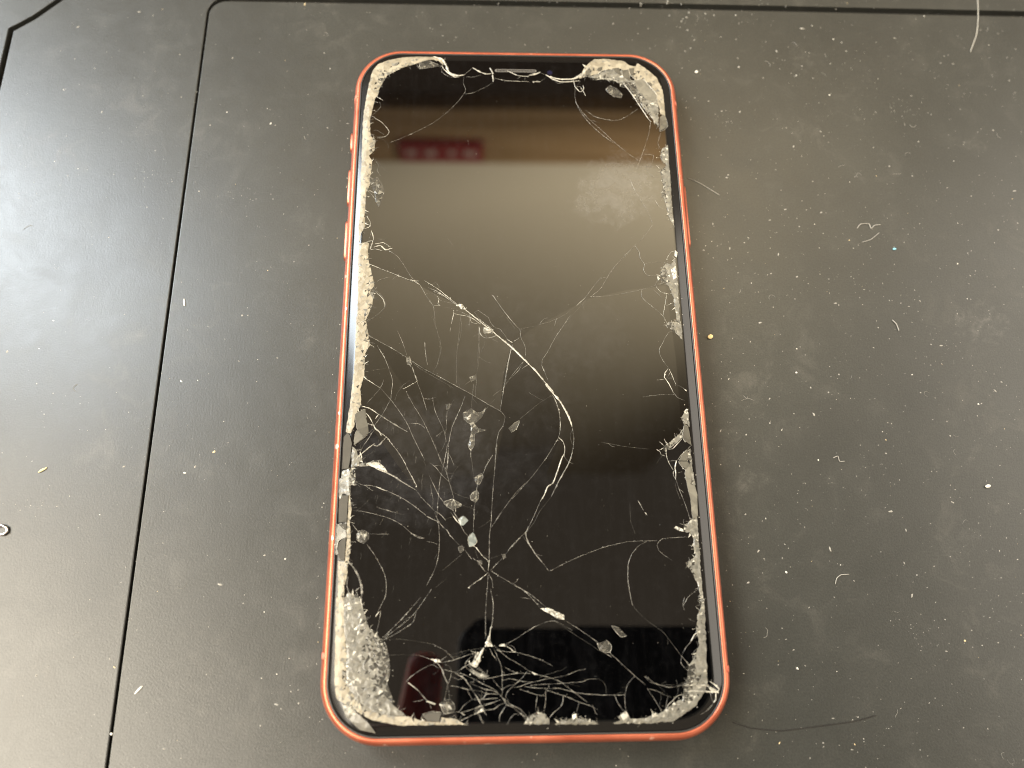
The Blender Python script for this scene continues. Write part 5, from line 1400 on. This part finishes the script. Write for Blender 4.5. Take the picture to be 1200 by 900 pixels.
# ------------------------------------------------------------------ dust and lint on the plastic
def tube(bm, pts, r, sides=5, z=None, midx=0):
    P = [Vector(p) for p in pts]
    prev = None
    for i, p in enumerate(P):
        t = (P[min(i + 1, len(P) - 1)] - P[max(i - 1, 0)]).normalized()
        s = t.cross(Vector((0, 0, 1)))
        s = s.normalized() if s.length > 1e-6 else Vector((1, 0, 0))
        u = s.cross(t)
        rad = r * (0.5 if i in (0, len(P) - 1) else 1)
        ring = [bm.verts.new((p + (s * math.cos(6.283 * k / sides) + u * math.sin(6.283 * k / sides)) * rad) * MM) for k in range(sides)]
        if prev:
            for k in range(sides):
                f = bm.faces.new((prev[k], prev[(k + 1) % sides], ring[(k + 1) % sides], ring[k])); f.material_index = midx
        prev = ring


def on_phone(x, y, m=0.3): return abs(x) < W_ / 2 + m and abs(y) < L_ / 2 + m


rg = random.Random(5)
du = bmesh.new()
made = 0
while made < 3900:
    x, y = rg.uniform(-137, 143), rg.uniform(-96, 106)
    if on_phone(x, y): continue
    keep = 0.30 if x < -38 else (0.85 if x > 38 else 0.5)
    if mnoise.noise(Vector((x * .03, y * .03, 3))) * 0.6 + 0.65 < rg.random() or rg.random() > keep: continue
    made += 1
    r = min(0.30, 0.032 + rg.expovariate(1 / 0.042))
    mi = rg.choice((0, 1, 1, 1, 1, 1, 1, 1, 2 if rg.random() < .2 else 1))
    add_chip(du, x, y, 0.004, r, rg, mi, 0.5, rg.choice((1, 1, 1, 1.6, 2.4)))
for k in range(130):                                     # short curls of lint
    x, y = rg.uniform(-120, 135), rg.uniform(-92, 98)
    if on_phone(x, y, 3) or (x < -38 and rg.random() < .6): continue
    a = rg.uniform(0, 6.28); cv = rg.uniform(-.6, .6); pts = []
    for i in range(rg.randint(4, 9)):
        pts.append((x, y, 0.06)); a += cv + rg.uniform(-.5, .5)
        x += 0.32 * math.cos(a); y += 0.32 * math.sin(a)
    tube(du, pts, rg.uniform(0.018, 0.04), 4, midx=1)
for k in range(420):                                     # grit caught in the grooves and against the phone
    u = rg.random()
    if u < 0.35: x, y, z = -76.5 + rg.uniform(-.4, .4), rg.uniform(-90, 90), -1.5
    elif u < 0.55: x, y, z = rg.uniform(-70, 140), 96.4 + rg.uniform(-.9, .6), -1.5
    else:
        t = rg.choice((-1, 1)); x, y, z = t * (W_ / 2 + abs(rg.gauss(0.3, 1.2))), rg.uniform(-72, 72), 0.004
    add_chip(du, x, y, z, rg.uniform(0.03, 0.14), rg, rg.choice((0, 1, 1, 2)))
for cx, cy, n_ in ((-86, 45, 26), (-98, -30, 22), (96, 2, 18), (56, -86, 20), (78, -57, 26), (52, 62, 20), (95, 66, 26), (-62, 40, 18)):   # little clusters
    for k in range(n_):
        add_chip(du, cx + rg.gauss(0, 2.4), cy + rg.gauss(0, 1.8), 0.004, rg.uniform(0.03, 0.13), rg, 1)
dust = bm_obj('dust', du, DUSTM)
tag(dust, kind='stuff')


def fibre(name, label, cat, pts, r, mat, z=0.08):
    bm = bmesh.new()
    path = smooth_path(pts, 0.25)
    tube(bm, [(p.x, p.y, z + r) for p in path], r, 6)
    return tag(bm_obj(name, bm, mat, None, True), label, cat)


def crumb(name, label, cat, x, y, r, mat, stretch=1.0, ang=0.0, z=0.0):
    bm = bmesh.new()
    bmesh.ops.create_icosphere(bm, subdivisions=2, radius=r * MM)
    q = random.Random(int(x * 10))
    M = Matrix.Rotation(ang, 4, 'Z') @ Matrix.Diagonal((stretch, 1, 0.7, 1))
    for v in bm.verts:
        v.co = M @ (v.co * (1 + 0.35 * mnoise.noise(v.co / (r * MM) * 1.3 + Vector((x, y, 0)))))
        v.co += Vector((x * MM, y * MM, (z + 0.6 * r) * MM))
    return tag(bm_obj(name, bm, mat, None, False), label, cat)


PALEHAIR = material('pale_hair', (0.42, 0.40, 0.35), 0.5)[0]
DARKHAIR = material('dark_hair', (0.012, 0.011, 0.010), 0.5)[0]
YELLOW = material('yellow_crumb', (0.72, 0.56, 0.28), 0.7)[0]
BLUE = material('pale_blue_speck', (0.22, 0.52, 0.62), 0.6)[0]
METAL = material('bare_metal', (0.75, 0.73, 0.70), 0.22, 1.0)[0]
fibre('hair', 'long pale curved hair lying across the groove near the top right corner', 'hair', [(122.4, 102.3), (121.0, 94.7), (119.5, 89.2), (116.7, 83.5)], 0.09, PALEHAIR, 0.05)
fibre('hair', 'thin dark curved hair on the plastic beyond the bottom right corner of the phone', 'hair',
      [(39.2, -73.0), (42.7, -74.1), (48.4, -74.7), (55.9, -74.0), (62.6, -73.3), (67.1, -72.3)], 0.09, DARKHAIR, 0.0)
fibre('lint_thread', 'squiggly grey lint thread right of the phone near its side button', 'lint', [(79.4, 32.5), (80.4, 33.6), (82.4, 33.7), (82.7, 32.5), (83.7, 33.3), (85.2, 33.5)], 0.09, LINTM)
fibre('lint_thread', 'short slightly curved grey lint thread just below the squiggly one', 'lint', [(80.0, 28.9), (82.2, 29.6), (84.5, 31.4)], 0.07, LINTM)
fibre('lint_thread', 'small hook shaped lint thread on the plastic right of the screen middle', 'lint', [(65.9, -22.1), (67.0, -21.7), (67.2, -22.8), (68.3, -22.8)], 0.08, LINTM)
fibre('lint_thread', 'curved pale lint thread on the plastic right of the lower half of the phone', 'lint', [(62.7, -47.9), (63.1, -46.8), (64.1, -46.1), (65.8, -46.0)], 0.08, LINTM)
fibre('lint_thread', 'straight faint lint thread slanting away from the upper right edge of the phone', 'lint', [(40.6, 45.6), (43.3, 44.3), (47.7, 41.1)], 0.06, LINTM)
fibre('lint_thread', 'bent lint thread standing out on the far right of the plastic panel', 'lint', [(83.9, 9.4), (84.7, 8.4), (85.0, 6.8)], 0.10, LINTM)
crumb('crumb', 'yellowish crumb close to the right edge of the phone', 'crumb', 42.2, 5.3, 0.48, YELLOW, 1.35, 0.3)
crumb('crumb', 'white oblong crumb near the right edge of the photo, well away from the phone', 'crumb', 98.1, -28.3, 0.36, DUSTM[0], 1.8, 0.3)
crumb('crumb', 'round white crumb on the plastic beside the top right corner of the phone', 'crumb', 45.3, 76.0, 0.36, DUSTM[0], 1.1, 0.0)
crumb('speck', 'pale blue speck on the plastic right of the phone', 'speck', 87.4, 27.2, 0.28, BLUE, 1.5, 0.1)
crumb('splinter', 'white splinter lying just right of the long groove, level with the upper screen', 'splinter', -73.2, 13.2, 0.22, DUSTM[0], 4.2, 1.75)
crumb('splinter', 'white splinter lying right of the long groove near the bottom left', 'splinter', -72.5, -65.6, 0.22, DUSTM[0], 4.6, 0.85)
crumb('splinter', 'cream splinter on the left plastic panel beside the groove', 'splinter', -97.2, -23.7, 0.24, DUSTM[2], 4.0, 0.55)
fb = bmesh.new()
tube(fb, [(-104.2, -35.2, .35), (-103.0, -34.8, .45), (-102.0, -35.3, .45), (-101.8, -36.1, .4), (-102.4, -36.6, .35), (-104.0, -36.7, .3)], 0.28, 6)
tag(bm_obj('wire_clip', fb, METAL, None, True), 'tiny bent metal clip at the left edge of the plastic', 'clip')

# ------------------------------------------------------------------ what the black glass mirrors: a lit wall with a red sign, the photographer's phone and finger
WALLM = material('cream_wall_paint', (0.62, 0.55, 0.42), 0.8)[0]
DADO = material('dark_wainscot', (0.085, 0.060, 0.040), 0.6)[0]


def make_wood():
    m, nt, b = material('brown_wood', (0.16, 0.085, 0.035), 0.5)
    n = tex(nt, 'ShaderNodeTexNoise', 12.0, Detail=5.0); nt.links.new(objco(nt, scale=(0.25, 1, 3)), n.inputs['Vector'])
    nt.links.new(ramp(nt, n.outputs['Fac'], [(0.3, (0.27, 0.17, 0.08)), (0.7, (0.44, 0.29, 0.15))]), b.inputs['Base Color'])
    return m


def box(bm, x0, x1, y0, y1, z0, z1):
    v = [bm.verts.new((x, y, z)) for x in (x0, x1) for y in (y0, y1) for z in (z0, z1)]
    for q in ((0, 1, 3, 2), (4, 6, 7, 5), (0, 4, 5, 1), (2, 3, 7, 6), (0, 2, 6, 4), (1, 5, 7, 3)):
        bm.faces.new([v[k] for k in q])


bm = bmesh.new(); box(bm, -0.62, 1.0, 0.92, 0.98, 1.20, 4.4)
wall = tag(bm_obj('wall', bm, WALLM), kind='structure')
bm = bmesh.new(); box(bm, -0.62, 0.66, 0.90, 0.975, 1.106, 1.286)
bm_obj('wood_rail', bm, make_wood(), wall)
bm = bmesh.new(); box(bm, -0.62, 0.66, 0.93, 0.98, -0.05, 1.104)
bm_obj('wainscot', bm, DADO, wall)
bm = bmesh.new(); box(bm, -0.179, -0.007, 0.886, 0.899, 1.200, 1.264)
SIGN = material('sign_red', (0.26, 0.036, 0.030), 0.6)[0]
sign = tag(bm_obj('wall_sign', bm, SIGN), 'red wall sign with pale lettering mirrored in the top of the dark screen', 'sign')
bm = bmesh.new()
for x0, x1 in ((-0.166, -0.145), (-0.127, -0.103), (-0.079, -0.065), (-0.047, -0.021)):
    box(bm, x0, x1, 0.8845, 0.8855, 1.222, 1.240)
bm_obj('lettering', bm, material('sign_white', (0.48, 0.34, 0.29), 0.6)[0], sign)

# photographer's phone: a black slab just behind the lens, tilted with it
hp = bpy.data.objects.new('handheld_phone', None)
COL.objects.link(hp)
hp.matrix_world = cam.matrix_world.copy()
tag(hp, 'black phone held above the table, mirrored in the bottom of the cracked screen', 'smartphone')


def slab(x0, x1, y0, y1, z0, z1, r, bev):
    bm = bmesh.new()
    loops = []
    for ins, z in ((bev, z0), (bev * .3, z0 + bev * .3), (0, z0 + bev), (0, z1 - bev), (bev * .3, z1 - bev * .3), (bev, z1)):
        lp = []
        rr_ = r - ins
        for cx, cy, a0 in ((x1 - r, y1 - r, 0), (x0 + r, y1 - r, 90), (x0 + r, y0 + r, 180), (x1 - r, y0 + r, 270)):
            for k in range(9):
                a = RAD(a0 + 90 * k / 8)
                lp.append(bm.verts.new(((cx + rr_ * math.cos(a)) * MM, (cy + rr_ * math.sin(a)) * MM, z * MM)))
        loops.append(lp)
    for a, b in zip(loops, loops[1:]):
        for i in range(len(a)): bm.faces.new((a[i], a[(i + 1) % len(a)], b[(i + 1) % len(a)], b[i]))
    bm.faces.new(loops[-1]); bm.faces.new(loops[0][::-1])
    return bm


bm_obj('body', slab(-9.5, 137, -70, 4.5, 2.0, 10.0, 10, 2), material('black_case', (0.006, 0.006, 0.007), 0.5, 0, 0.3)[0], hp, False)
ring = bmesh.new()
bmesh.ops.create_cone(ring, cap_ends=True, segments=24, radius1=5 * MM, radius2=5 * MM, depth=1 * MM, matrix=Matrix.Translation((0, 0, 1.55 * MM)))
bm_obj('lens_ring', ring, BLACKGLOSS, hp)

# the hand that holds it: one skinned surface with five fingers
SKIN, snt, sb = material('skin', (0.92, 0.33, 0.27), 0.5)
sb.inputs['Subsurface Weight'].default_value = 0.5
sb.inputs['Subsurface Radius'].default_value = (1.0, 0.25, 0.15)
sb.inputs['Subsurface Scale'].default_value = 0.012
hv, he, hr = [], [], []


def chain(pts, start=None):
    prev = start
    for x, y, z, r in pts:
        hv.append((x * MM, y * MM, z * MM)); hr.append(r * MM)
        if prev is not None: he.append((prev, len(hv) - 1))
        prev = len(hv) - 1
    return prev


wrist = chain([(-75, -205, 178, 25)])
palm = chain([(-58, -165, 174, 27)], wrist)
knk = chain([(-50, -142, 172, 22)], palm)
chain([(-43, -122, 168, 9.5), (-35, -99, 163, 8.6), (-30.5, -79, 159, 8.0), (-28.5, -62.5, 157, 6.6)], knk)      # index, tip beside the lens
chain([(-36, -128, 179, 9.5), (-18, -112, 183, 8.4), (2, -104, 181, 7.6), (12, -102, 178, 6.4)], knk)
chain([(-38, -142, 181, 9.2), (-18, -130, 184, 8.2), (0, -124, 182, 7.4), (9, -122, 179, 6.2)], knk)
chain([(-44, -156, 181, 8.2), (-26, -146, 184, 7.2), (-11, -141, 182, 6.4), (-3, -139, 180, 5.4)], palm)
chain([(-42, -160, 160, 11), (-30, -146, 153, 9.4), (-20, -134, 150, 8.0)], palm)
chain([(-110, -290, 185, 32), (-140, -370, 190, 38)], wrist)
me = bpy.data.meshes.new('hand')
me.from_pydata(hv, he, [])
hand = link('hand', me, SKIN)
mod = hand.modifiers.new('skin', 'SKIN')
for i, sv in enumerate(me.skin_vertices[0].data):
    sv.radius = (hr[i], hr[i])
    sv.use_root = (i == 0)
hand.modifiers.new('smooth', 'SUBSURF').levels = 2
hand.modifiers['smooth'].render_levels = 2
for f in me.polygons: f.use_smooth = True
tag(hand, 'bare hand holding the photographing phone, its fingertip mirrored in the screen', 'hand')
